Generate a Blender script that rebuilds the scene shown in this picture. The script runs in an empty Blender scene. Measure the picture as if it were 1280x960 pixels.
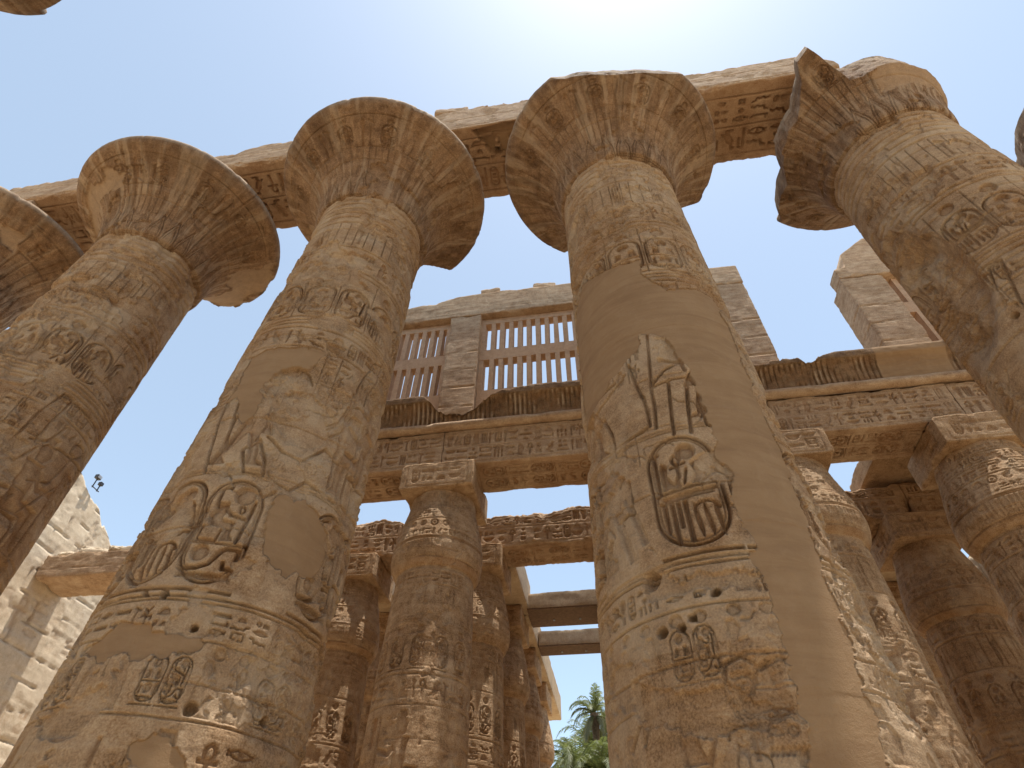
import bpy, math, random
import numpy as np
from mathutils import Matrix, Vector
rad = math.radians
scene = bpy.context.scene
random.seed(7)

# ------------------------------------------------------------------ camera
YAW, PITCH, ROLL, FPX = -0.1796, 0.8114, 0.0237, 737.67
cy_, sy_ = math.cos(YAW), math.sin(YAW)
fwd = Vector((sy_ * math.cos(PITCH), cy_ * math.cos(PITCH), math.sin(PITCH)))
r0 = Vector((cy_, -sy_, 0)); u0 = r0.cross(fwd)
rt = r0 * math.cos(ROLL) + u0 * math.sin(ROLL)
up = -r0 * math.sin(ROLL) + u0 * math.cos(ROLL)
cam_d = bpy.data.cameras.new("camera"); cam = bpy.data.objects.new("camera", cam_d)
scene.collection.objects.link(cam); scene.camera = cam
cam_d.sensor_fit = 'HORIZONTAL'; cam_d.sensor_width = 36.0
cam_d.lens = FPX / 1280 * 36.0; cam_d.clip_start = 0.05; cam_d.clip_end = 6000
cam.matrix_world = Matrix(((rt.x, up.x, -fwd.x, 0), (rt.y, up.y, -fwd.y, 0), (rt.z, up.z, -fwd.z, 1.6), (0, 0, 0, 1)))

# ------------------------------------------------------------------ sky, sun, exposure
SUN_EL = rad(83.2); SUN_AZ_X = 1.0          # the sun stands high, straight over the +X end of the hall
world = bpy.data.worlds.new("World"); scene.world = world; world.use_nodes = True
wn = world.node_tree; bg = wn.nodes["Background"]
sky = wn.nodes.new("ShaderNodeTexSky"); sky.sky_type = 'NISHITA'; sky.sun_disc = False
sky.sun_elevation = SUN_EL; sky.sun_rotation = rad(90)
sky.altitude = 80; sky.air_density = 1.0; sky.dust_density = 0.5; sky.ozone_density = 1.6
hz_ = wn.nodes.new("ShaderNodeVectorMath"); hz_.operation = 'ADD'; hz_.inputs[1].default_value = (1.12, 1.16, 0.72)    # thin desert haze over the blue
wn.links.new(sky.outputs[0], hz_.inputs[0]); wn.links.new(hz_.outputs[0], bg.inputs[0]); bg.inputs[1].default_value = 0.12
sd = bpy.data.lights.new("sun", 'SUN'); sun = bpy.data.objects.new("sun", sd); scene.collection.objects.link(sun)
sd.energy = 4.0; sd.angle = rad(0.53); sd.color = (1.0, 0.95, 0.87)
sdir = Vector((math.cos(SUN_EL), -0.022, math.sin(SUN_EL)))
sun.rotation_euler = sdir.to_track_quat('Z', 'Y').to_euler()
scene.view_settings.view_transform = 'Standard'; scene.view_settings.look = 'None'
scene.view_settings.exposure = 0.82; scene.view_settings.gamma = 1.0
scene.cycles.max_bounces = 8; scene.cycles.diffuse_bounces = 5
scene.cycles.use_denoising = True

# ------------------------------------------------------------------ numpy noise
def _tab(seed):
    return np.random.RandomState(seed).rand(32, 32, 32).astype(np.float32)
_TABS = [_tab(s) for s in range(4)]
def vnoise(x, y, z, seed=0):
    T = _TABS[seed % 4]; o = seed * 7.31
    x = x + o; y = y + o * 1.7; z = z - o * .6
    xi = np.floor(x); yi = np.floor(y); zi = np.floor(z)
    fx = (x - xi).astype(np.float32); fy = (y - yi).astype(np.float32); fz = (z - zi).astype(np.float32)
    xi = xi.astype(np.int32) & 31; yi = yi.astype(np.int32) & 31; zi = zi.astype(np.int32) & 31
    x1 = (xi + 1) & 31; y1 = (yi + 1) & 31; z1 = (zi + 1) & 31
    fx = fx * fx * (3 - 2 * fx); fy = fy * fy * (3 - 2 * fy); fz = fz * fz * (3 - 2 * fz)
    a = T[xi, yi, zi] * (1 - fx) + T[x1, yi, zi] * fx
    b = T[xi, y1, zi] * (1 - fx) + T[x1, y1, zi] * fx
    c = T[xi, yi, z1] * (1 - fx) + T[x1, yi, z1] * fx
    d = T[xi, y1, z1] * (1 - fx) + T[x1, y1, z1] * fx
    return (a * (1 - fy) + b * fy) * (1 - fz) + (c * (1 - fy) + d * fy) * fz
def fbm(x, y, z, s, octv=4, seed=0, gain=.5):
    v = 0; a = 1; t = 0
    for k in range(octv):
        v = v + a * vnoise(x * s, y * s, z * s, seed + k); t += a; a *= gain; s *= 2.03
    return v / t
def sstep(a, b, x):
    t = np.clip((x - a) / (b - a), 0, 1); return t * t * (3 - 2 * t)

# ------------------------------------------------------------------ carved signs (drawn as tiles of carving depth)
def seg_d(X, Y, pts):
    d = np.full(X.shape, 9.0)
    for (x0, y0), (x1, y1) in zip(pts[:-1], pts[1:]):
        dx, dy = x1 - x0, y1 - y0; L = dx * dx + dy * dy + 1e-9
        t = np.clip(((X - x0) * dx + (Y - y0) * dy) / L, 0, 1)
        d = np.minimum(d, np.hypot(X - x0 - t * dx, Y - y0 - t * dy))
    return d
def poly_sd(X, Y, pts):
    pts = list(pts); d = seg_d(X, Y, pts + [pts[0]]); ins = np.zeros(X.shape, bool)
    j = len(pts) - 1
    for i in range(len(pts)):
        xi, yi = pts[i]; xj, yj = pts[j]
        if yi != yj:
            c = ((yi > Y) != (yj > Y)) & (X < (xj - xi) * (Y - yi) / (yj - yi) + xi); ins ^= c
        j = i
    return np.where(ins, -d, d)
def arc(cx, cy, r, a0, a1, n=14, ry=None):
    ry = ry or r
    return [(cx + r * math.cos(rad(a0 + (a1 - a0) * k / n)), cy + ry * math.sin(rad(a0 + (a1 - a0) * k / n))) for k in range(n + 1)]
def tile(w, h, prims, res=44, soft=.045, fall=.07):
    nx, ny = int(w * res), int(h * res)
    X, Y = np.meshgrid((np.arange(nx) + .5) / res, (np.arange(ny) + .5) / res)
    V = np.zeros(X.shape, np.float32)
    for p in prims:
        k = p[0]
        if k == 'L': v = sstep(soft, -soft * .6, seg_d(X, Y, p[1]) - p[2] / 2 * (1.45 if res == 44 else 1.1)) * (p[3] if len(p) > 3 else .8)
        else:
            if k == 'P': d = poly_sd(X, Y, p[1])
            elif k == 'D': d = np.hypot(X - p[1], Y - p[2]) - p[3]
            elif k == 'E': d = (np.hypot((X - p[1]) / p[3], (Y - p[2]) / p[4]) - 1) * min(p[3], p[4])
            inner = p[-1] if (k == 'P' and len(p) > 2) else .5
            v = sstep(soft * .5, -soft * .8, d) * (inner + (1 - inner) * np.exp(np.minimum(d, 0) / fall))
            if k == 'R': pass
        if k == 'R':
            pass
        V = np.maximum(V, v)
    return (w, h, V)
def ring(cx, cy, r, w=.09): return ('L', arc(cx, cy, r, 0, 360, 20), w)
def zig(x0, x1, y, a, n, w=.08): return ('L', [(x0 + (x1 - x0) * k / n, y + (a if k % 2 else -a)) for k in range(n + 1)], w)
TALL = {
 'reed': tile(.6, 2, [('L', [(.3, .05), (.3, 1)], .1), ('P', [(.22, .9), (.5, 1.1), (.5, 1.8), (.3, 1.95), (.14, 1.7)])]),
 'ankh': tile(1, 2, [('L', [(.5, .05), (.5, 1.2)], .14), ('L', [(.1, 1.15), (.9, 1.15)], .14), ('L', arc(.5, 1.52, .24, 0, 360, 20, .34), .11)]),
 'was': tile(.8, 2, [('L', [(.35, .1), (.4, 1.7), (.12, 1.85), (.7, 1.6)], .1), ('L', [(.2, .02), (.35, .15), (.5, .02)], .08)]),
 'man': tile(1.2, 2, [('P', [(.15, .08), (1.05, .08), (1.02, .3), (.8, .38), (.95, .75), (.8, .8), (.6, .5), (.62, 1.0), (.9, 1.25), (.86, 1.35), (.55, 1.25), (.6, 1.4), (.72, 1.6), (.55, 1.9), (.3, 1.85), (.25, 1.55), (.32, 1.35), (.18, 1.0)])]),
 'owl': tile(1.2, 2, [('P', [(.3, .12), (.42, .5), (.1, .1), (.2, .8), (.3, 1.4), (.25, 1.75), (.45, 1.95), (.8, 1.9), (.85, 1.6), (1.0, 1.2), (.9, .7), (.65, .4), (.7, .12)]), ('L', [(.35, .06), (.95, .06)], .09)]),
 'vult': tile(1.5, 2, [('P', [(.1, .3), (.5, .75), (.6, 1.2), (.95, 1.4), (.95, 1.85), (1.2, 1.9), (1.45, 1.65), (1.2, 1.6), (1.25, 1.1), (1.0, .6), (.7, .45)]), ('L', [(.8, .5), (.75, .1), (1.1, .08)], .1), ('L', [(.62, .5), (.55, .1), (.8, .06)], .08)]),
 'flag': tile(.7, 2, [('L', [(.15, .05), (.15, 1.9)], .12), ('P', [(.2, 1.4), (.65, 1.5), (.65, 1.75), (.2, 1.88)])]),
 'sedge': tile(1, 2, [('L', [(.5, .05), (.5, 1.5), (.7, 1.9)], .1), ('L', [(.5, .9), (.2, 1.3), (.1, .95)], .09), ('L', [(.5, .9), (.85, 1.2), (.9, .8)], .09), ('L', [(.5, 1.3), (.25, 1.7)], .09)]),
 'djed': tile(.9, 2, [('L', [(.45, .05), (.45, 1.9)], .26)] + [('L', [(.15, y), (.75, y)], .09) for y in (1.2, 1.4, 1.6, 1.8)]),
 'strk': tile(.9, 2, [('L', [(x, .25), (x, 1.75)], .13) for x in (.15, .45, .75)]),
 'cloth': tile(.7, 2, [('L', [(.2, .05), (.2, 1.6)] + arc(.38, 1.6, .18, 180, 0, 8) + [(.56, .9)], .11)]),
 'cart': tile(1, 2, [('L', arc(.5, 1.5, .38, 0, 180, 12) + arc(.5, .45, .38, 180, 360, 12) + [(.88, 1.5)], .07), ('D', .5, 1.5, .15), ('L', [(.3, 1.05), (.7, 1.1)], .08), ('P', [(.3, .65), (.7, .65), (.6, .9), (.4, .9)]), zig(.22, .78, .4, .06, 8, .07)]),
}
WIDE = {
 'water': tile(2, .6, [zig(.05, 1.95, .3, .11, 14, .11)]),
 'mouth': tile(2, .7, [('P', arc(1, .1, .9, 20, 160, 10, .5) + arc(1, .6, .9, 200, 340, 10, .5))]),
 'bask': tile(2, .8, [('P', arc(1, .68, .9, 180, 360, 12, .6)), ('L', [(.05, .7), (1.95, .7)], .1)]),
 'eye': tile(2, .8, [('L', arc(1, .15, .9, 15, 165, 10, .5), .09), ('L', arc(1, .65, .9, 195, 345, 10, .5), .09), ('D', 1, .42, .17)]),
 'snake': tile(2, .8, [('L', [(.05, .2), (.4, .35), (.7, .15), (1.1, .3), (1.4, .2), (1.6, .55), (1.9, .6)], .13)]),
 'bar': tile(2, .5, [('P', [(.1, .12), (1.9, .12), (1.9, .38), (.1, .38)])]),
 'arm': tile(2, .8, [('L', [(.1, .3), (1.5, .3), (1.9, .45)], .14), ('L', [(.15, .3), (.2, .65)], .14)]),
 'house': tile(1.6, .9, [('L', [(.55, .1), (.12, .1), (.12, .78), (1.48, .78), (1.48, .1), (1.05, .1)], .12)]),
 'two': tile(2, .9, [('D', .5, .45, .32), ('P', arc(1.45, .2, .4, 0, 180, 10, .5))]),
 'plur': tile(2, .7, [('L', [(x, .1), (x, .6)], .14) for x in (.4, 1, 1.6)]),
}
SQ = {
 'disc': tile(1.2, 1.2, [('D', .6, .6, .42)]), 'sun': tile(1.2, 1.2, [ring(.6, .6, .42), ('D', .6, .6, .14)]),
 'bread': tile(1.1, .8, [('P', arc(.55, .12, .42, 0, 180, 12, .55))]),
 'scar': tile(1.2, 1.4, [('E', .6, .6, .34, .48), ('L', [(.15, 1.3), (.3, .95)], .09), ('L', [(1.05, 1.3), (.9, .95)], .09), ('L', [(.05, .6), (.25, .65)], .08), ('L', [(1.15, .6), (.95, .65)], .08), ('L', [(.2, .08), (.35, .3)], .08), ('L', [(1, .08), (.85, .3)], .08)]),
 'stool': tile(1, 1, [('P', [(.15, .15), (.85, .15), (.85, .85), (.15, .85)])]),
 'mat': tile(1, 1, [('L', [(.1, .2), (.9, .2), (.9, .8), (.1, .8), (.1, .2)], .1), ('L', [(.35, .2), (.35, .8)], .07), ('L', [(.65, .2), (.65, .8)], .07)]),
}
def king(crown=0):
    P = [('P', [(1.0, 2.95), (1.5, 2.95), (1.62, 2.5), (1.5, 2.0), (1.75, 1.75), (1.95, 1.25), (1.55, 1.3), (1.75, .65), (1.78, .3), (2.05, .08), (1.5, .08), (1.48, .5), (1.25, 1.3), (.95, .7), (.75, .35), (.95, .08), (.4, .08), (.5, .45), (.72, .9), (.85, 1.4), (1.0, 2.0), (.82, 2.6)], .35),
         ('P', [(1.05, 3.05), (1.05, 3.35), (1.2, 3.6), (1.5, 3.58), (1.6, 3.35), (1.55, 3.12), (1.35, 3.0)], .35),
         ('L', [(1.45, 2.85), (1.8, 2.3), (2.35, 2.5)], .2), ('L', [(1.05, 2.8), (.8, 2.2), (1.1, 1.7)], .19), ('L', [(.6, 1.95), (.62, .1)], .06)]
    if crown == 0: P += [('P', [(1.0, 3.6), (.95, 4.2), (1.1, 4.55), (1.3, 4.6), (1.35, 4.2), (1.5, 3.65)], .35), ('L', [(1.5, 3.6), (1.75, 4.1)], .07)]
    else: P += [('P', [(1.05, 3.65), (.98, 4.6), (1.22, 4.75), (1.27, 3.65)], .35), ('P', [(1.33, 3.65), (1.33, 4.7), (1.55, 4.6), (1.5, 3.65)], .35)]
    return tile(2.6, 4.8, P, 50, .035, .11)
def seated():
    return tile(2.4, 3.6, [('P', [(.8, 1.2), (.75, 2.2), (.65, 2.55), (1.25, 2.6), (1.3, 2.2), (1.35, 1.5), (1.95, 1.45), (1.95, .35), (2.15, .1), (1.65, .1), (1.62, 1.1), (.85, 1.0)], .35),
      ('P', [(.85, 2.65), (.8, 3.1), (.95, 3.3), (1.25, 3.25), (1.32, 2.95), (1.15, 2.65)], .35), ('P', [(.85, 3.3), (.9, 3.55), (1.2, 3.55), (1.15, 3.3)], .35),
      ('L', [(1.2, 2.4), (1.5, 1.95), (2.1, 2.15)], .16), ('L', [(2.15, 3.3), (2.1, .1)], .07), ('L', [(.3, .1), (.3, 1.45), (.7, 1.5)], .08), ('L', [(.3, .95), (1.5, .95), (1.5, .1), (.3, .1)], .07)], 50, .035, .11)
FIG = {'k0': king(0), 'k1': king(1), 'st': seated()}
def shield(w, h, inner, res=90):      # an oval name ring with its signs
    r = w / 2 - .04
    P = [('L', arc(w / 2, h - .05 - r, r, 0, 180, 20) + arc(w / 2, .16 + r, r, 180, 360, 20) + [(w - .04, h - .05 - r)], .03, 1.0),
         ('L', [(.0, .05), (w, .05)], .035, .9)]
    r2 = r - .055
    P += [('L', arc(w / 2, h - .05 - r, r2, 0, 180, 20) + arc(w / 2, .16 + r, r2, 180, 360, 20) + [(w / 2 + r2, h - .05 - r)], .014, .5)]
    return tile(w, h, P + inner, res, .014)
HERO_A = shield(1.0, 1.95, [('D', .6, 1.62, .14), ('L', arc(.44, 1.5, .05, 0, 360, 12, .07), .03, 1), ('L', [(.44, 1.42), (.45, 1.2)], .03, 1), ('L', [(.36, 1.37), (.55, 1.42)], .03, 1),
   ('L', [(.14, 1.02), (.15, 1.66), (.2, 1.66)], .045, 1), ('P', [(.2, 1.04), (.2, 1.4), (.24, 1.5), (.31, 1.42), (.28, 1.25), (.36, 1.12), (.43, 1.25), (.45, 1.06)]),
   ('P', [(.6, 1.08), (.66, 1.25), (.62, 1.42), (.76, 1.5), (.84, 1.4), (.88, 1.1)]), ('L', [(.5, 1.1), (.56, 1.32)], .025, 1),
   ('L', [(.1, .98), (.9, 1.06)], .045, 1.1), ('P', [(.16, .86), (.9, .94), (.9, 1.0), (.16, .93)], .7), ('L', [(.12, .84), (.82, .9)], .03, 1)]
  + [('L', [(x, .8), (x, b)], .045, 1.1) for x, b in ((.17, .42), (.27, .22), (.35, .45), (.44, .24))]
  + [('L', arc(.7, .6, .17, 20, 160, 10), .03, .9)] + [('P', [(x, .78), (x - .02, .6), (x + .01, .35), (x + .04, .24), (x + .065, .36), (x + .045, .6)], .8) for x in (.54, .67, .8)])
HERO_B = shield(1.0, 2.0, [('D', .62, 1.68, .17), ('L', [(.22, 1.45), (.22, 1.75), (.36, 1.8)], .04, 1), ('P', [(.16, 1.28), (.26, 1.5), (.42, 1.52), (.44, 1.38), (.4, 1.22), (.62, 1.2), (.62, .96), (.7, .86), (.5, .84), (.5, 1.08), (.24, 1.1)], .55),
   ('L', [(.38, 1.42), (.52, 1.3), (.74, 1.28)], .045, 1), ('L', [(.82, 1.6), (.76, .86)], .045, 1.15), ('L', [(.16, 1.06), (.14, .84), (.44, .84), (.46, 1.02)], .03, .8), ('L', arc(.66, 1.42, .04, 0, 360, 10, .06), .02, .8),
   ('L', [(.1, .79), (.9, .8)], .03, .7), ('D', .3, .62, .135),
   ('L', [(.1, .37), (.35, .38), (.5, .46), (.62, .68), (.7, .73), (.88, .73), (.86, .5)], .055, 1.2), ('L', [(.7, .5), (.72, .4), (.9, .42), (.93, .52)], .045, 1.2),
   zig(.13, .88, .27, .025, 26, .04)])
HERO_C = shield(1.0, 2.0, [('D', .5, 1.62, .17), ('P', [(.2, 1.0), (.25, 1.35), (.4, 1.3), (.38, 1.02)]), ('P', [(.6, 1.0), (.62, 1.35), (.78, 1.35), (.82, 1.0)]), ('L', [(.12, .92), (.88, .92)], .04, 1),
   ('E', .5, .66, .16, .2), ('L', [(.2, .45), (.2, .75)], .05), ('L', [(.8, .45), (.8, .75)], .05), zig(.15, .85, .32, .03, 12, .04)])

class Surf:
    """carving depth R, paint, patch masks over a strip (s across, t up)"""
    def __init__(f, s, t, seed=0):
        f.s, f.t = np.asarray(s, float), np.asarray(t, float)
        f.R = np.zeros((len(f.t), len(f.s)), np.float32); f.paint = np.zeros_like(f.R); f.K = 2.1; f.rng = random.Random(seed)
    def win(f, s0, s1, t0, t1):
        return (slice(*np.searchsorted(f.t, (t0, t1))), slice(*np.searchsorted(f.s, (s0, s1))))
    def stamp(f, g, cs, ct, w, h, depth, flip=False, rot=0., paint=0.):
        gw, gh, V = g; R = math.hypot(w, h) / 2 if rot else max(w, h)
        a, b = f.win(cs - (R if rot else w / 2), cs + (R if rot else w / 2), ct - (R if rot else h / 2), ct + (R if rot else h / 2))
        if a.stop <= a.start or b.stop <= b.start: return
        S, T = np.meshgrid(f.s[b] - cs, f.t[a] - ct)
        if rot:
            c, s_ = math.cos(rot), math.sin(rot); S, T = S * c + T * s_, -S * s_ + T * c
        if flip: S = -S
        ny, nx = V.shape
        x = (S / w + .5) * nx - .5; y = (T / h + .5) * ny - .5
        ok = (x > -.5) & (x < nx - .5) & (y > -.5) & (y < ny - .5)
        x = np.clip(x, 0, nx - 1.001); y = np.clip(y, 0, ny - 1.001)
        xi = x.astype(int); yi = y.astype(int); fx = x - xi; fy = y - yi
        xi1 = np.minimum(xi + 1, nx - 1); yi1 = np.minimum(yi + 1, ny - 1)
        v = (V[yi, xi] * (1 - fx) + V[yi, xi1] * fx) * (1 - fy) + (V[yi1, xi] * (1 - fx) + V[yi1, xi1] * fx) * fy
        v = np.where(ok, v, 0)
        f.R[a, b] = np.maximum(f.R[a, b], v * depth * f.K)
        if paint: f.paint[a, b] = np.maximum(f.paint[a, b], v * paint)  # tints sunk signs dark red-brown, mostly the shadow inside the grooves
    def hline(f, t, w=.02, depth=.012, s0=-99, s1=99, wob=.006):
        a, b = f.win(s0, s1, t - w * 2 - .03, t + w * 2 + .03)
        if a.stop <= a.start: return
        tt = t + wob * np.sin(f.s[b] * 2.3 + t * 9) + wob * .6 * np.sin(f.s[b] * 7.1 + t)
        d = np.abs(f.t[a][:, None] - tt[None, :])
        f.R[a, b] = np.maximum(f.R[a, b], depth * f.K * sstep(w * .9, w * .25, d))
    def vline(f, s, t0, t1, w=.02, depth=.012):
        a, b = f.win(s - w * 2, s + w * 2, t0, t1)
        d = np.abs(f.s[b] - s)[None, :]
        if d.size: f.R[a, b] = np.maximum(f.R[a, b], depth * f.K * sstep(w * .9, w * .25, d))
    def text(f, s0, s1, t0, t1, depth=.015, dens=1., paint=0., vertical=False):
        h = t1 - t0; paint = max(paint * 1.6, .62); s = s0; r = f.rng
        while s < s1 - h * .3:
            k = r.random()
            if k < .48:
                n = r.choice(list(TALL)); g = TALL[n]; w = h * .92 * g[0] / g[1]
                if r.random() < dens: f.stamp(g, s + w / 2, (t0 + t1) / 2, w, h * .92, depth, r.random() < .4, paint=paint * r.random())
                s += w + h * .06
            else:
                w = h * r.uniform(.6, .85)
                pick = [r.choice(list(WIDE.values()) if r.random() < .75 else [SQ['disc'], SQ['bread'], SQ['mat']]) for _ in range(3 if r.random() < .55 else 2)]
                hh = h / len(pick)
                for q, g in enumerate(pick):
                    ww = min(w, hh * .88 * g[0] / g[1]); gh = min(hh * .84, ww * g[1] / g[0] * 1.25)
                    if r.random() < dens: f.stamp(g, s + w / 2, t0 + hh * (q + .5), ww, gh, depth, r.random() < .4, paint=paint * r.random())
                s += w + h * .08
    def shields(f, s0, s1, t0, t1, n, depth=.02, top=True, paint=0., gap=.15, disc=True):
        st = (s1 - s0) / n; h = t1 - t0
        for k in range(n):
            c = s0 + st * (k + .5); w = st * (1 - gap); hh = h * (.74 if disc else 1)
            f.stamp([HERO_A, HERO_B, HERO_C][(k * 2 + k // 3) % 3], c, t0 + hh / 2, w, hh, depth, paint=paint)
            if disc: f.stamp(SQ['disc'], c, t0 + hh + h * .12, min(w * .75, h * .24), h * .24, depth * 1.1, paint=paint)
    def stalks(f, s0, s1, t0, t1, n, depth=.012):
        st = (s1 - s0) / n
        for k in range(n):
            c = s0 + st * (k + .5); f.vline(c - st * .28, t0, t1, .012, depth); f.vline(c + st * .28, t0, t1, .012, depth)
            if k % 2: f.stamp(f.rng.choice([TALL['reed'], TALL['was'], TALL['strk'], TALL['cloth']]), c, (t0 + t1) / 2, st * .42, (t1 - t0) * .8, depth)
    def figure(f, name, cs, t0, h, depth=.022, flip=False, paint=0.):
        g = FIG[name]; f.stamp(g, cs, t0 + h / 2, h * g[0] / g[1], h, depth, flip, paint=max(paint, .3))

# ------------------------------------------------------------------ mesh from numpy
def grid_faces(nv, nu, wrap=False, off=0):
    i = np.arange(nv - 1)[:, None] * nu; j = np.arange(nu if wrap else nu - 1)[None, :]; j1 = (j + 1) % nu
    return (np.stack([i + j, i + j1, i + nu + j1, i + nu + j], -1).reshape(-1, 4) + off).astype(np.int32)
def np_mesh(name, V, F, col=None, smooth=True):
    me = bpy.data.meshes.new(name); V = np.ascontiguousarray(V, np.float32); F = np.ascontiguousarray(F, np.int32)
    me.vertices.add(len(V)); me.vertices.foreach_set('co', V.ravel())
    me.loops.add(F.size); me.loops.foreach_set('vertex_index', F.ravel())
    me.polygons.add(len(F)); me.polygons.foreach_set('loop_start', np.arange(len(F), dtype=np.int32) * F.shape[1])
    me.polygons.foreach_set('loop_total', np.full(len(F), F.shape[1], np.int32))
    me.update(calc_edges=True)
    me.polygons.foreach_set('use_smooth', np.full(len(F), smooth, bool))
    if col is not None:
        a = me.color_attributes.new("layers", 'FLOAT_COLOR', 'POINT')
        c = np.zeros((len(V), 4), np.float32); c[:, :col.shape[1]] = col; a.data.foreach_set('color', c.ravel())
    return me
class MB:                          # small parts: collect verts and faces, one mesh object
    def __init__(s): s.v = []; s.f = []
    def box(s, c, d, rz=0, jit=0, taper=1., rng=random):
        n = len(s.v); cz, sz = math.cos(rz), math.sin(rz)
        for z in (-1, 1):
            for y in (-1, 1):
                for x in (-1, 1):
                    k = taper if z > 0 else 1
                    X, Y, Z = x * d[0] / 2 * k, y * d[1] / 2 * k, z * d[2] / 2
                    X += rng.uniform(-jit, jit); Y += rng.uniform(-jit, jit); Z += rng.uniform(-jit, jit)
                    s.v.append((c[0] + X * cz - Y * sz, c[1] + X * sz + Y * cz, c[2] + Z))
        s.f += [tuple(n + i for i in q) for q in ((0, 2, 3, 1), (4, 5, 7, 6), (0, 1, 5, 4), (2, 6, 7, 3), (0, 4, 6, 2), (1, 3, 7, 5))]
    def tube(s, pts, rs, n=8):
        base = len(s.v)
        for i, (p, r) in enumerate(zip(pts, rs)):
            a = Vector(pts[max(i - 1, 0)]); b = Vector(pts[min(i + 1, len(pts) - 1)]); d = (b - a).normalized()
            x = d.orthogonal().normalized(); y = d.cross(x)
            for k in range(n):
                t = 2 * math.pi * k / n; q = Vector(p) + (x * math.cos(t) + y * math.sin(t)) * r; s.v.append(tuple(q))
        for i in range(len(pts) - 1):
            for k in range(n):
                k1 = (k + 1) % n; s.f.append((base + i * n + k, base + i * n + k1, base + (i + 1) * n + k1, base + (i + 1) * n + k))
        s.f.append(tuple(base + k for k in range(n - 1, -1, -1))); s.f.append(tuple(base + (len(pts) - 1) * n + k for k in range(n)))
    def build(s, name, m, parent=None, bevel=0, smooth=False, loc=None):
        me = bpy.data.meshes.new(name); me.from_pydata(s.v, [], s.f); me.update()
        if smooth: me.polygons.foreach_set('use_smooth', [True] * len(me.polygons))
        o = link(name, me, m, parent, loc)
        if bevel:
            b = o.modifiers.new("bevel", 'BEVEL'); b.width = bevel; b.segments = 2
        return o
def link(name, me, m, parent=None, loc=None):
    if not me.materials: me.materials.append(m)
    o = bpy.data.objects.new(name, me); scene.collection.objects.link(o)
    if parent: o.parent = parent
    if loc is not None: o.location = loc
    return o
def tag(o, label=None, cat=None, group=None, kind=None):
    if label: o['label'] = label
    if cat: o['category'] = cat
    if group: o['group'] = group
    if kind: o['kind'] = kind
    elif label: o['kind'] = 'thing'
    return o
def empty(name, loc, label, cat, group=None):
    o = bpy.data.objects.new(name, None); scene.collection.objects.link(o); o.location = loc
    o.empty_display_size = .3
    return tag(o, label, cat, group)
def copy_thing(root, loc, label, rz=0, group=None):
    r = root.copy(); scene.collection.objects.link(r); r.location = loc; r.rotation_euler = (0, 0, rz); r['label'] = label
    if group: r['group'] = group
    for ch in list(root.children):
        c = ch.copy(); scene.collection.objects.link(c); c.parent = r
        if 'label' in c: del c['label']
        for g in ch.children:
            d = g.copy(); scene.collection.objects.link(d); d.parent = c
    return r

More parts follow.
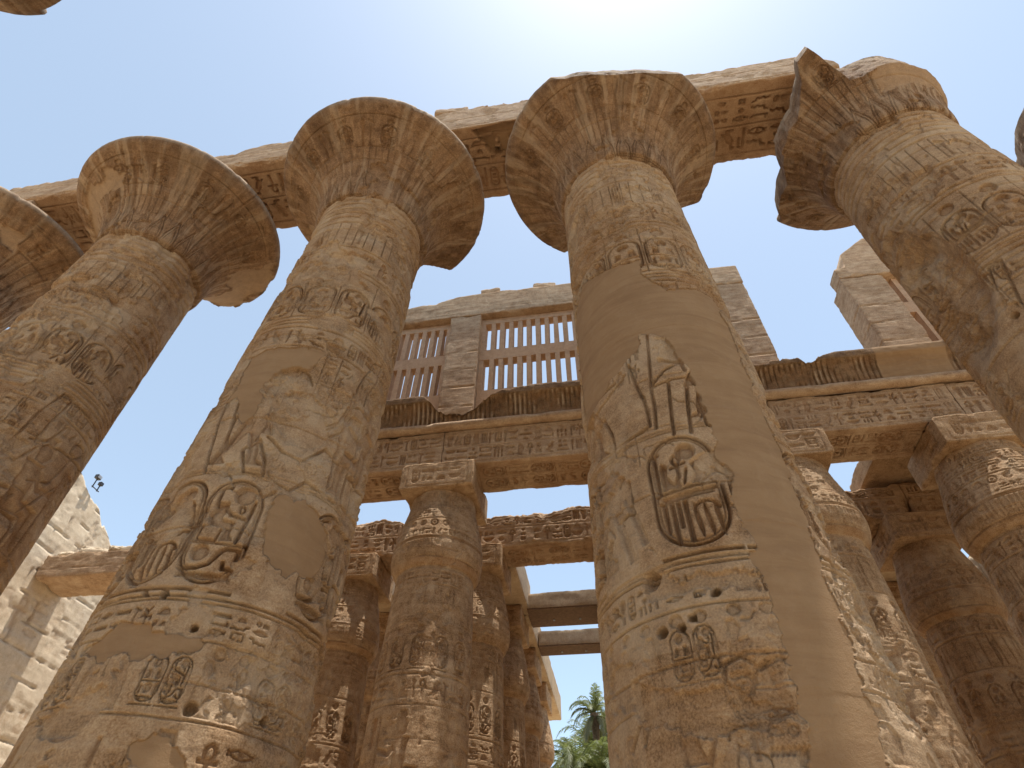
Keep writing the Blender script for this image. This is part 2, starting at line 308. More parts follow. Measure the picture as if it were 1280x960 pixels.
# ------------------------------------------------------------------ materials
def stone(name, dark=(.20, .12, .063), mid=(.415, .267, .15), pale=(.585, .425, .27), strata=.5, bump=1.0, fine=1.0, attr=True, joint=None):
    m = bpy.data.materials.new(name); m.use_nodes = True; nt = m.node_tree; N = nt.nodes; L = nt.links
    bs = N['Principled BSDF']; bs.inputs['Roughness'].default_value = .92; bs.inputs['Specular IOR Level'].default_value = .15
    geo = N.new('ShaderNodeNewGeometry'); P = geo.outputs['Position']
    def noise(sc, det, ro, vec=P, dist=0.):
        n = N.new('ShaderNodeTexNoise'); n.inputs['Scale'].default_value = sc; n.inputs['Detail'].default_value = det; n.inputs['Roughness'].default_value = ro
        n.inputs['Distortion'].default_value = dist; L.new(vec, n.inputs['Vector']); return n.outputs['Fac']
    mp = N.new('ShaderNodeMapping'); mp.inputs['Scale'].default_value = (.5, .5, 3.2); mp.inputs['Rotation'].default_value = (.06, .04, 0); L.new(P, mp.inputs['Vector'])
    big = noise(.55, 6, .6, dist=.4); mid_n = noise(4.5, 8, .68, dist=.3); st = noise(2.2, 6, .62, mp.outputs[0], .5); fn = noise(38, 6, .7)
    def math_(op, a, b, c=None):
        q = N.new('ShaderNodeMath'); q.operation = op
        for i, v in enumerate((a, b, c)):
            if v is None: continue
            if isinstance(v, (int, float)): q.inputs[i].default_value = v
            else: L.new(v, q.inputs[i])
        return q.outputs[0]
    s = math_('MULTIPLY_ADD', big, .4, math_('MULTIPLY', mid_n, .7)); s = math_('MULTIPLY_ADD', st, strata * .8, s); s = math_('MULTIPLY_ADD', fn, 1.0, s)
    tot = (.4 + .7 + strata * .8 + 1.0)
    s = math_('DIVIDE', s, tot)
    cr = N.new('ShaderNodeValToRGB'); e = cr.color_ramp.elements
    e[0].position = .415; e[0].color = (*dark, 1); e[1].position = .59; e[1].color = (*pale, 1); k = e.new(.50); k.color = (*mid, 1)
    L.new(s, cr.inputs[0]); col = cr.outputs[0]
    def mix(fac, a, b, mode='MIX'):
        q = N.new('ShaderNodeMix'); q.data_type = 'RGBA'; q.blend_type = mode
        if isinstance(fac, (int, float)): q.inputs[0].default_value = fac
        else: L.new(fac, q.inputs[0])
        for i, v in ((6, a), (7, b)):
            if isinstance(v, tuple): q.inputs[i].default_value = (*v, 1)
            else: L.new(v, q.inputs[i])
        return q.outputs[2]
    # rusty and greyish weathering films
    w1 = noise(1.7, 5, .6, dist=.8); f1 = N.new('ShaderNodeMapRange'); f1.inputs[1].default_value = .48; f1.inputs[2].default_value = .78; f1.inputs[4].default_value = .35; L.new(w1, f1.inputs[0])
    col = mix(f1.outputs[0], col, (.35, .205, .105))
    w2 = noise(1.1, 6, .65, mp.outputs[0]); f2 = N.new('ShaderNodeMapRange'); f2.inputs[1].default_value = .55; f2.inputs[2].default_value = .75; f2.inputs[4].default_value = .35; L.new(w2, f2.inputs[0])
    col = mix(f2.outputs[0], col, (.38, .29, .22))
    bumps = math_('MULTIPLY_ADD', mid_n, .9, math_('MULTIPLY', fn, .55 * fine)); pit = noise(95, 3, .6); bumps = math_('MULTIPLY_ADD', pit, .22 * fine, bumps); bumps = math_('MULTIPLY_ADD', st, 1.4 * strata, bumps)
    bstr = bump
    if attr:
        at = N.new('ShaderNodeAttribute'); at.attribute_name = "layers"; sp = N.new('ShaderNodeSeparateColor'); L.new(at.outputs['Color'], sp.inputs[0])
        plaster, paint, pale_f = sp.outputs[0], sp.outputs[1], sp.outputs[2]
        pn = noise(3.0, 4, .5, dist=.2)
        pcol = mix(pn, (.32, .205, .112), (.39, .262, .152)); ps = noise(1.3, 7, .62, mp.outputs[0], .6); pr = N.new('ShaderNodeMapRange'); pr.inputs[1].default_value = .42; pr.inputs[2].default_value = .68; pr.inputs[4].default_value = .55; L.new(ps, pr.inputs[0]); pcol = mix(pr.outputs[0], pcol, (.24, .145, .08)); pf = N.new('ShaderNodeMapRange'); pf.inputs[1].default_value = .5; pf.inputs[2].default_value = .75; pf.inputs[4].default_value = .35; L.new(mid_n, pf.inputs[0]); pcol = mix(pf.outputs[0], pcol, (.44, .31, .19))
        pq = noise(.9, 3, .5); col = mix(paint, col, mix(pq, (.20, .085, .04), (.36, .19, .075))); col = mix(pale_f, col, (.62, .50, .36)); col = mix(plaster, col, pcol); col = mix(at.outputs['Alpha'], col, (.095, .055, .032))
        q = math_('MULTIPLY_ADD', plaster, -.6, 1.0); bumps = math_('MULTIPLY', bumps, q)
    L.new(col, bs.inputs['Base Color'])
    if joint:
        br = N.new('ShaderNodeTexBrick')
        mj = N.new('ShaderNodeMapping'); mj.inputs['Rotation'].default_value = joint[2]; L.new(P, mj.inputs['Vector'])
        wob = N.new('ShaderNodeVectorMath'); wob.operation = 'SCALE'; nn = N.new('ShaderNodeTexNoise'); nn.inputs['Scale'].default_value = 1.3; L.new(P, nn.inputs['Vector']); L.new(nn.outputs['Color'], wob.inputs[0]); wob.inputs['Scale'].default_value = .12
        ad = N.new('ShaderNodeVectorMath'); L.new(mj.outputs[0], ad.inputs[0]); L.new(wob.outputs[0], ad.inputs[1]); L.new(ad.outputs[0], br.inputs['Vector'])
        br.inputs['Scale'].default_value = 1; br.inputs['Brick Width'].default_value = joint[0]; br.inputs['Row Height'].default_value = joint[1]; br.inputs['Mortar Size'].default_value = .02; br.inputs['Mortar Smooth'].default_value = .3
        br.inputs['Color1'].default_value = (1, 1, 1, 1); br.inputs['Color2'].default_value = (.8, .8, .8, 1); br.inputs['Mortar'].default_value = (.1, .1, .1, 1)
        rgb = N.new('ShaderNodeRGBToBW'); L.new(br.outputs['Color'], rgb.inputs[0]); bumps = math_('MULTIPLY_ADD', rgb.outputs[0], 2.2, bumps)
    b = N.new('ShaderNodeBump'); b.inputs['Strength'].default_value = bstr; b.inputs['Distance'].default_value = .035; L.new(bumps, b.inputs['Height']); L.new(b.outputs[0], bs.inputs['Normal'])
    return m
M = {
 'column': stone('sandstone_carved'),
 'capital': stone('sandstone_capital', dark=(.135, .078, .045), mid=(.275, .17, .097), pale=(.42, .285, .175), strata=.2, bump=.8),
 'arch': stone('sandstone_beam', dark=(.25, .155, .09), mid=(.42, .285, .178), pale=(.56, .42, .285), strata=.8, bump=.6),
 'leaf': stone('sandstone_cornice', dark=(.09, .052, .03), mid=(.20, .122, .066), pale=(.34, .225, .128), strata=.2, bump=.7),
 'dark_stone': stone('sandstone_dark', dark=(.17, .10, .056), mid=(.33, .205, .112), pale=(.45, .30, .175), strata=.3, bump=.5),  # darker sandstone for the columns, beams and roof slabs of the right aisle
 'pylon': stone('sandstone_pale_wall', dark=(.46, .36, .245), mid=(.61, .50, .36), pale=(.69, .58, .44), strata=.3, bump=.7, attr=True),
 'grille': stone('restored_brick_red_plaster', dark=(.40, .25, .155), mid=(.50, .33, .21), pale=(.57, .39, .26), strata=.1, bump=.12, attr=False),
 'concrete': stone('restored_beam', dark=(.30, .21, .13), mid=(.42, .31, .20), pale=(.50, .39, .27), strata=.3, bump=.3, attr=False),
 'sand': stone('sandy_ground', dark=(.42, .32, .20), mid=(.52, .41, .265), pale=(.60, .49, .33), strata=0, bump=.4, attr=False),
}
def plain(name, c, rough=.6, metal=0.):
    m = bpy.data.materials.new(name); m.use_nodes = True; nt = m.node_tree; b = nt.nodes['Principled BSDF']
    n = nt.nodes.new('ShaderNodeTexNoise'); n.inputs['Scale'].default_value = 9; n.inputs['Detail'].default_value = 5
    r = nt.nodes.new('ShaderNodeValToRGB'); r.color_ramp.elements[0].position = .3; r.color_ramp.elements[1].position = .7
    r.color_ramp.elements[0].color = (*[x * .7 for x in c], 1); r.color_ramp.elements[1].color = (*[min(1, x * 1.25) for x in c], 1)
    g = nt.nodes.new('ShaderNodeNewGeometry'); nt.links.new(g.outputs['Position'], n.inputs['Vector']); nt.links.new(n.outputs['Fac'], r.inputs[0]); nt.links.new(r.outputs[0], b.inputs['Base Color'])
    b.inputs['Roughness'].default_value = rough; b.inputs['Metallic'].default_value = metal; return m
M['black'] = plain('black_metal', (.03, .03, .035), .45); M['lens'] = plain('lamp_glass', (.35, .37, .4), .2)
M['dark_brown'] = plain('underside_dark_brown', (.15, .085, .045), .8)
M['bark'] = plain('palm_bark', (.12, .085, .055), .95)
def leaf_mat(name, c):
    m = plain(name, c, .5); b = m.node_tree.nodes['Principled BSDF']
    tr = m.node_tree.nodes.new('ShaderNodeBsdfTranslucent'); tr.inputs['Color'].default_value = (c[0] * 1.6, c[1] * 1.6, c[2], 1)
    mx = m.node_tree.nodes.new('ShaderNodeMixShader'); mx.inputs[0].default_value = .35; out = m.node_tree.nodes['Material Output']
    m.node_tree.links.new(b.outputs[0], mx.inputs[1]); m.node_tree.links.new(tr.outputs[0], mx.inputs[2]); m.node_tree.links.new(mx.outputs[0], out.inputs[0]); return m
M['leaf_a'] = leaf_mat('palm_leaf_fresh', (.13, .15, .055)); M['leaf_b'] = leaf_mat('palm_leaf_grey_green', (.105, .12, .06)); M['leaf_dry'] = leaf_mat('palm_leaf_old', (.12, .12, .055))

# ------------------------------------------------------------------ layout (metres)
Y1, YD, YE = 7.91, 15.8, 20.9
CX = [-5.66 + 7.047 * (i - 2) for i in range(6)]            # axes of the giant columns
HC, ZG, ZS = 19.3, 20.93, 13.9                               # rim of the giant capitals, underside of the great beams, underside of the aisle beams
def r_giant(z): return 1.581 - .0185 * (z - 8) + .0006 * (z - 8) ** 2

# ------------------------------------------------------------------ giant column shafts
def decorate_giant(f, seed, hero):
    r = random.Random(seed); A, B = f.s[0], f.s[-1]; C = B - A; f.K = 3.3
    n = lambda w: max(1, int(C / w))
    for z in (16.35, 16.1, 15.85, 15.6, 15.35): f.hline(z, .05, .018)
    f.hline(15.08, .04, .016)
    f.stalks(A, B, 14.0, 15.0, n(.5), .016); f.hline(13.92, .035, .015)
    f.text(A, B, 13.15, 13.85, .018, paint=.25); f.hline(13.05, .04, .016); f.hline(12.9, .035, .015)
    sh = n(.80); f.shields(A + .2, A + .2 + sh * .8, 11.1, 12.82, sh, .024, paint=.45, gap=.06)
    for q in range(sh + 1): f.vline(A + .2 + q * .8, 11.1, 12.82, .02, .012)
    for z in (11.02, 10.92, 10.78): f.hline(z, .035, .016)
    f.text(A, B, 10.25, 10.72, .018, paint=.3); f.hline(10.19, .03, .014)
    # ritual scene
    f.K = 3.4
    s = A + .3; k = seed
    while s < B - .6:
        f.text(s + .2, s + 1.3, 9.85, 10.12, .014); h = 2.6; f.figure(['k0', 'st', 'k1'][k % 3], s + .75, 7.25, h if k % 3 != 1 else 2.5, .026, flip=bool(k & 1), paint=.45)
        s += 1.45
        for q in range(2): f.vline(s + .02 + q * .3, 8.3, 10.15, .012, .012); f.text(s + .06 + q * .3, s + .3 + q * .3, 8.35, 8.7, .016)
        for q in range(2):
            for z in (8.75, 9.1, 9.45, 9.8): f.text(s + .05 + q * .3, s + .27 + q * .3, z, z + .3, .015)
        s += .7; k += 1
    f.K = 2.3
    for z in (7.15, 7.1): f.hline(z, .02, .014)
    if hero == 2: cs = [(-129, 1), (-99, 0), (-69.5, 1), (-12, 1), (15, 2), (45, 1), (-159, 0)]
    elif hero == 3: cs = [(-172, 1), (-102.5, 0), (-68, 1), (-34, 0), (0, 1), (34, 2), (66, 0)]
    else: cs = [(-255 + 30 * q, q % 3) for q in range(11)]
    for th, kind in cs:
        f.stamp([HERO_A, HERO_B, HERO_C][kind], rad(th) * 1.6, 6.1, (.94 if hero == 3 else .84), 1.85, .042 if hero else .03, paint=.4)
    if hero == 3:
        f.stamp(TALL['reed'], rad(-139) * 1.6, 6.0, .34, 1.3, .03, rot=.25); f.stamp(TALL['reed'], rad(-131) * 1.6, 6.15, .3, 1.3, .03, rot=.25); f.stamp(TALL['man'], rad(-151) * 1.6, 6.0, .6, 1.3, .03)
    for z in (5.13, 5.07): f.hline(z, .025, .02)
    f.text(A, B, 4.68, 5.0, .024, paint=.15); f.hline(4.6, .02, .015)
    # frieze of crowned rings between seated figures
    s = A + .1
    while s < B - .5:
        f.stamp(HERO_C, s + .17, 4.12, .24, .58, .02); f.stamp(HERO_B, s + .43, 4.12, .24, .58, .02)
        for q in (.17, .43): f.stamp(SQ['disc'], s + q, 4.49, .21, .2, .024)
        f.stamp(TALL['man'], s + .76, 4.1, .36, .7, .016); f.stamp(SQ['disc'], s + .78, 4.5, .2, .18, .02); f.stamp(TALL['man'], s + 1.1, 4.1, .36, .7, .016, True); f.stamp(SQ['disc'], s + 1.1, 4.5, .2, .18, .02)
        s += 1.32
    f.hline(3.74, .02, .014)
    s = A + .4; k = 0
    while s < B - .7:
        f.figure(['st', 'k1', 'k0'][k % 3], s + .5, 1.6, 2.05, .024, flip=bool(k & 1)); f.text(s + .95, s + 1.5, 3.1, 3.6, .016); f.text(s + 1.0, s + 1.5, 2.5, 3.0, .016); s += 1.65; k += 1
    for z in (1.45, 1.4): f.hline(z, .03, .015)

PATCH = {
 2: [[(-112, 8.7), (-105.6, 9.03), (-107.5, 10.05), (-89, 10.12), (-73.9, 10.16), (-52.3, 10.19), (-61.5, 9.69), (-78.8, 9.48), (-84.8, 9.09), (-80.8, 8.3), (-87.3, 8.13), (-101, 8.88)],
     [(-52.4, 6.6), (-50.6, 6.85), (-35.9, 6.9), (-23.4, 6.84), (-15.4, 6.64), (-13.2, 6.22), (-15.5, 5.9), (-32.8, 5.7), (-48, 5.85)],
     [(-110, 4.45), (-97.5, 4.78), (-73.5, 4.68), (-56, 4.6), (-58, 4.5), (-71, 4.36), (-97, 4.3)],
     [(-64, 3.24), (-69.5, 3.49), (-63, 3.61), (-51.4, 3.47), (-43.9, 3.24), (-52.4, 3.0)]],
 3: [[(-172, 11.3), (-150, 11.95), (-138.8, 11.86), (-94.9, 11.5), (-96.8, 10.99), (-82.3, 10.46), (-61.6, 10.59), (-45.2, 10.64), (-45.3, 10.06), (-43.1, 9.11), (-46.8, 7.91), (-47.1, 7.03), (-47.8, 6.13), (-51.8, 5.4), (-54.8, 4.82), (-55.5, 4.32), (-57.8, 3.83), (-59.9, 3.47), (-63.7, 3.08), (-66, 2.5), (-70, 1.6), (-92, 1.7), (-89.7, 2.91), (-86.3, 3.23), (-84.4, 3.56), (-82.7, 3.92), (-83.2, 4.41), (-83.8, 4.91), (-84.3, 5.15), (-82.0, 5.53), (-84.4, 5.93), (-81.4, 6.3), (-85.2, 6.71), (-83.5, 7.14), (-84.1, 7.96), (-85.8, 8.42), (-90, 8.63), (-94, 9.22), (-108.8, 9.39), (-110, 8.96), (-126.8, 8.72), (-141.9, 8.43), (-165, 8.3)]],
 4: [[(-125, 9.0), (-112, 9.2), (-104, 8.2), (-118, 7.6)]],
 1: [[(-20, 7.4), (-5, 7.8), (2, 6.8), (-16, 6.2)]], 0: [],
}
# big outlines carved by hand: (angle, height) points on the shaft
LINES = {
 2: [[(-40.6,8.29),(-29.6,8.68),(-26.3,9.16),(-17.4,9.32),(-3.3,9.28),(-2.7,8.69),(-0.7,7.99),(2.3,7.38)],[(-36.9,8.21),(-25.1,8.58),(-20.3,9.04),(-12.3,9.07),(-9.9,8.53),(-8.7,7.83)],[(-22.6,9.03),(-22.4,9.9),(-14.2,10.71),(-5.4,10.84),(-10.7,9.75),(-11.6,9.25)],[(-78.3,7.57),(-71.6,7.82),(-64.1,7.41),(-62.4,7.15),(-73.1,7.16),(-78.3,7.57)],[(-76.8,9.31),(-74.8,8.7),(-71.7,8.14),(-74.6,7.81)],[(-73.7,9.49),(-67.2,9.62),(-59.2,9.52),(-55.0,9.31)],[(-107.8,8.85),(-102.0,8.03),(-94.6,7.14)],[(-97.1,8.78),(-92.8,8.15),(-89.7,7.61)],[(-67.9,7.89),(-58.1,7.71),(-44.1,7.63),(-32.5,8.07),(-15.0,7.88)],[(-57.4,8.44),(-43.7,8.34),(-30.0,8.72)],[(-54.5,7.1),(-45.1,7.05),(-38.1,7.3),(-28.9,7.21)],[(-17.3,7.33),(-4.4,6.94),(-2.7,6.39)],[(-66.4,6.86),(-57.5,6.8),(-52.7,6.93)]],
 3: [[(-103.1,9.29),(-105.3,8.66),(-107.7,8.08)],[(-117.9,8.73),(-115.8,8.25),(-113.8,7.92)],[(-107.7,8.08),(-98.4,8.36),(-88.8,8.48),(-87.6,8.29)],[(-107.9,8.05),(-96.5,8.12),(-86.1,8.14),(-84.1,7.96)],[(-113.1,7.94),(-112.4,7.51),(-112.6,7.32),(-119.3,7.26),(-126.4,7.23)],[(-107.9,8.05),(-108.2,7.62),(-109.7,7.24)],[(-83.8,8.0),(-85.1,7.62),(-85.0,7.15),(-79.9,7.1)],[(-82.4,8.06),(-80.5,7.79),(-80.8,7.46),(-82.2,7.2)],[(-98.2,8.06),(-100.3,7.54),(-101.9,7.05)],[(-89.3,7.94),(-91.8,7.48),(-93.6,7.03)],[(-113.9,9.0),(-125.5,8.92),(-132.6,8.78)],[(-128.8,8.5),(-146.2,8.44),(-164.2,8.43)],[(-121.6,8.54),(-135.0,8.3),(-147.6,8.2)],[(-163.5,7.88),(-149.0,7.97),(-140.5,7.94),(-135.8,7.51),(-136.0,7.12)],[(-155.1,7.05),(-150.9,6.61),(-159.8,6.04)],[(-134.2,6.69),(-144.7,6.3),(-152.8,5.69)],[(-129.6,6.55),(-129.9,6.06),(-138.2,6.0)],[(-176.9,6.75),(-158.2,6.82),(-149.3,6.86)],[(-104.4,3.97),(-98.4,4.04),(-94.2,3.94),(-97.5,3.72),(-104.3,3.67),(-105.6,3.82),(-104.4,3.97)],[(-92.9,3.93),(-85.8,4.0),(-81.4,3.92),(-82.7,3.7)],[(-102.8,3.85),(-97.3,3.88),(-95.5,3.8)],[(-128.4,3.72),(-116.4,3.67),(-113.3,3.53),(-115.9,3.37)],[(-108.9,3.58),(-103.2,3.5),(-96.5,3.44)],[(-143.4,3.92),(-140.7,3.62),(-147.1,3.41)],[(-138.4,3.95),(-135.2,3.69),(-139.5,3.43)]],
 1: [[(-29.7,9.29),(-27.6,10.0),(-21.8,10.69),(-13.3,10.7),(-17.3,9.88),(-17.2,9.39)],[(-21.5,9.39),(-10.5,9.54),(-4.5,10.06)],[(-2.7,9.54),(16.4,9.63),(40.4,9.78)],[(10.3,9.83),(10.4,9.7),(18.3,9.69),(25.4,9.89),(20.7,10.02),(12.5,9.98),(10.3,9.83)],[(-5.4,8.64),(10.0,8.86),(14.1,9.36),(16.3,9.7)],[(4.1,8.06),(9.4,8.45),(19.6,8.95)],[(-30.7,8.95),(-20.1,8.85),(-14.5,9.27)],[(-16.1,10.63),(3.5,10.62),(18.5,10.62)],[(39.3,8.49),(31.5,8.97),(23.5,9.45)]],
 4: [[(-141.4,10.71),(-144.5,10.44),(-153.5,9.7),(-153.4,9.54)],[(-133.8,10.7),(-138.1,10.21),(-143.8,9.59)],[(-141.4,10.71),(-137.1,10.74),(-133.8,10.7)],[(-176.7,10.52),(-164.1,10.31),(-162.6,10.02)],[(-144.2,11.81),(-129.4,11.83),(-115.2,11.92)],[(-162.6,11.99),(-159.7,11.16),(-147.6,11.08)]],
 0: []}
LOST = {2: [[(-72, 8.3), (-66, 9.0), (-55, 9.1), (-40, 8.9), (-33, 8.3), (-42, 7.9), (-60, 7.9)], [(-30, 6.9), (-20, 6.7), (-8, 6.4), (-6, 5.6), (-14, 5.6), (-16, 6.2)]],
        3: [[(-128, 5.05), (-95, 4.95), (-84, 4.9), (-86, 4.7), (-128, 4.85)], [(-150, 4.07), (-127.8, 3.84), (-107.6, 3.78), (-92.8, 3.6), (-94.5, 3.4), (-115.6, 3.4), (-140.5, 3.6)]],
        4: [[(-150, 12.3), (-144, 11.6), (-152, 10.7), (-160, 9.3), (-185, 8.6), (-190, 10), (-186, 12.6), (-168, 12.7)], [(-175, 11), (-150, 10.6), (-140, 9), (-130, 7.6), (-160, 7), (-185, 8)]], 1: [[(-60, 6.8), (-30, 7.0), (-35, 6.0), (-58, 5.8)]], 0: []}
HOLES = {2: [(-56.7, 5.95, .045), (-82, 5.15, .06), (-64, 4.75, .06), (-53, 3.86, .09), (-92, 5.16, .05), (-47, 3.2, .07), (-20, 3.95, .07)], 3: [(-126, 5.05, .12), (-124, 4.42, .07), (-117, 4.42, .06), (-101, 4.72, .07), (-149, 4.9, .07), (-112, 4.5, .05)], 4: [(-150, 9.6, .08)], 1: [], 0: []}
def shaft_mesh(name, idx, seed, res, dth, th0, th1, lean=0., deco=True):
    # angles: fine where the carving is seen from the nave, coarser at the back
    a = np.concatenate([np.arange(-270, th0, 2.2), np.arange(th0, th1, dth), np.arange(th1, 90, 2.2)])
    z = [0.0]
    while z[-1] < 16.62:
        q = z[-1]; z.append(q + (.12 if q < 1.2 else .04 if q < 2.9 else res * (1 + .75 * (q - 3) / 13.6)))
    z[-1] = 16.62; z = np.array(z)
    TH = np.radians(a); f = Surf(TH * 1.6, z, seed); decorate_giant(f, seed, idx if idx in (2, 3) else 0)
    for L in LINES.get(idx, []):
        P = [(rad(t if t < 90 else t - 360) * 1.6, h) for t, h in L]; xs = [p[0] for p in P]; zs = [p[1] for p in P]
        a0, b0 = f.win(min(xs) - .1, max(xs) + .1, min(zs) - .1, max(zs) + .1)
        if a0.stop > a0.start and b0.stop > b0.start:
            S_, T_ = np.meshgrid(f.s[b0], f.t[a0]); d = seg_d(S_, T_, P); f.R[a0, b0] = np.maximum(f.R[a0, b0], .085 * sstep(.036, .008, d) + .0)
    A, Z = np.meshgrid(TH, z); AD = np.degrees(A)
    X = np.cos(A) * 1.6; Y = np.sin(A) * 1.6; o = seed * 3.7
    wear = .58 + .6 * sstep(.34, .52, fbm(X + o, Y, Z, .9, 3, seed))
    n1 = fbm(X + o, Y, Z, 2.1, 5, seed + 1); n2 = fbm(X, Y + o, Z, 9, 4, seed + 2); nj = fbm(X, Y, Z + o, 1.4, 3, seed + 3)
    # patches of smooth modern plaster and areas that lost their face
    wx = (fbm(X, Y, Z, 4.6, 5, seed + 5, .6) - .5) * .26; wz = (fbm(X, Y, Z + 9, 4.6, 5, seed + 6, .6) - .5) * .26
    S = A * 1.6
    pl = np.zeros(A.shape, np.float32); lost = np.zeros_like(pl)
    for P in PATCH.get(idx, []):
        d = poly_sd(S + wx, Z + wz, [(rad(t) * 1.6, h) for t, h in P]); pl = np.maximum(pl, sstep(.008, -.012, d)); 
    for P in LOST.get(idx, []):
        d = poly_sd(S + wx * 1.3, Z + wz * 1.3, [(rad(t) * 1.6, h) for t, h in P]); lost = np.maximum(lost, sstep(.01, -.02, d))
    ch = fbm(X + o, Y, Z, 1.25, 5, seed + 7, .55); chip = sstep(.63, .645, ch); lost = np.maximum(lost, chip) * (1 - pl)
    flk = fbm(X + o, Y, Z + 3, 1.5, 6, seed + 15, .52); zone = sstep(.50, .56, fbm(X, Y + o, Z, .55, 3, seed + 16))
    if idx == 2: zone = np.maximum(zone, sstep(6.9, 7.3, Z + wz) * sstep(10.1, 9.7, Z + wz))
    ter = (sstep(.455, .462, flk) + sstep(.50, .507, flk) + sstep(.545, .552, flk) + sstep(.59, .597, flk)) * zone * (1 - pl)
    H = -f.R * wear * (1 - pl) * (1 - lost * .92) * (1 - .2 * np.clip(ter, 0, 1)) - ter * .022
    crk = sstep(.0065, .002, np.abs(fbm(X + o, Y + 2, Z * .8, .8, 5, seed + 18, .5) - .5)) * sstep(.5, .56, n1) * (1 - pl)
    H -= crk * .03
    # drum joints
    J = np.zeros_like(H); zj = .9; k = 0; rj = random.Random(seed + 50)
    while zj < 16.4:
        d = np.abs(Z - zj - .02 * (nj - .5) * 4); J = np.maximum(J, sstep(.022, .007, d) * sstep(.28, .50, nj))
        for q in range(2):
            t0 = rad(rj.uniform(-270, 90)); d = np.abs(S - t0 * 1.6 - .05 * (n1 - .5)); J = np.maximum(J, sstep(.013, .003, d) * (np.abs(Z - zj - .53) < .53) * sstep(.42, .55, n1))
        zj += rj.uniform(.98, 1.12); k += 1
    H -= J * .030 * (1 - pl)
    H += (n1 - .5) * .034 * (1 - pl * .7) + (n2 - .5) * .011 * (1 - pl) - pl * .016 * ((np.sin(np.floor(Z / 1.9 + .1 * nj) * 12.7 + seed) * 437.5) % 1)
    H -= lost * (.04 + .03 * (fbm(X, Y, Z, 5, 4, seed + 8) - .4)); H -= pl * (.012 + .012 * (n1 - .5))
    if idx == 4:      # a deep eroded hollow on the left flank
        H -= .24 * sstep(0, .35, 1 - np.hypot((AD + 180) / 38, (Z - 11.2 + wz) / 1.9)) * (1 + 1.2 * (n1 - .5))
    for t, h, rr in HOLES.get(idx, []):
        d = np.hypot(S - rad(t) * 1.6 + wx * .3, Z - h + wz * .3); H -= .16 * sstep(rr, rr * .6, d)
    R = r_giant(Z) + H
    R = R - .35 * np.clip(1 - Z / 1.1, 0, 1) ** 2        # the foot curves in
    V = np.stack([R * np.cos(A) + lean * (16.5 - Z), R * np.sin(A), Z], -1).reshape(-1, 3)
    drum = (np.sin(np.floor(Z / 1.05 + .04 * (nj - .5)) * 78.233 + np.floor((S + 9 + .35 * (np.floor(Z / 1.05) % 3)) / 1.7) * 3.1 + seed) * 43758.5453) % 1
    pale = .26 * drum * (1 - pl) + .3 * sstep(.48, .72, fbm(X + 4, Y, Z, 1.9, 4, seed + 9)) * (1 - pl)
    paint = np.clip(f.paint * 1.1 * wear, 0, .6) * (1 - lost)
    pin = sstep(.58, .68, fbm(X, Y, Z + 5, .8, 4, seed + 11)) * .22
    col = np.stack([pl, np.maximum(paint, pin), pale], -1).reshape(-1, 3)
    return np_mesh(name, V, grid_faces(len(z), len(a), True), col)

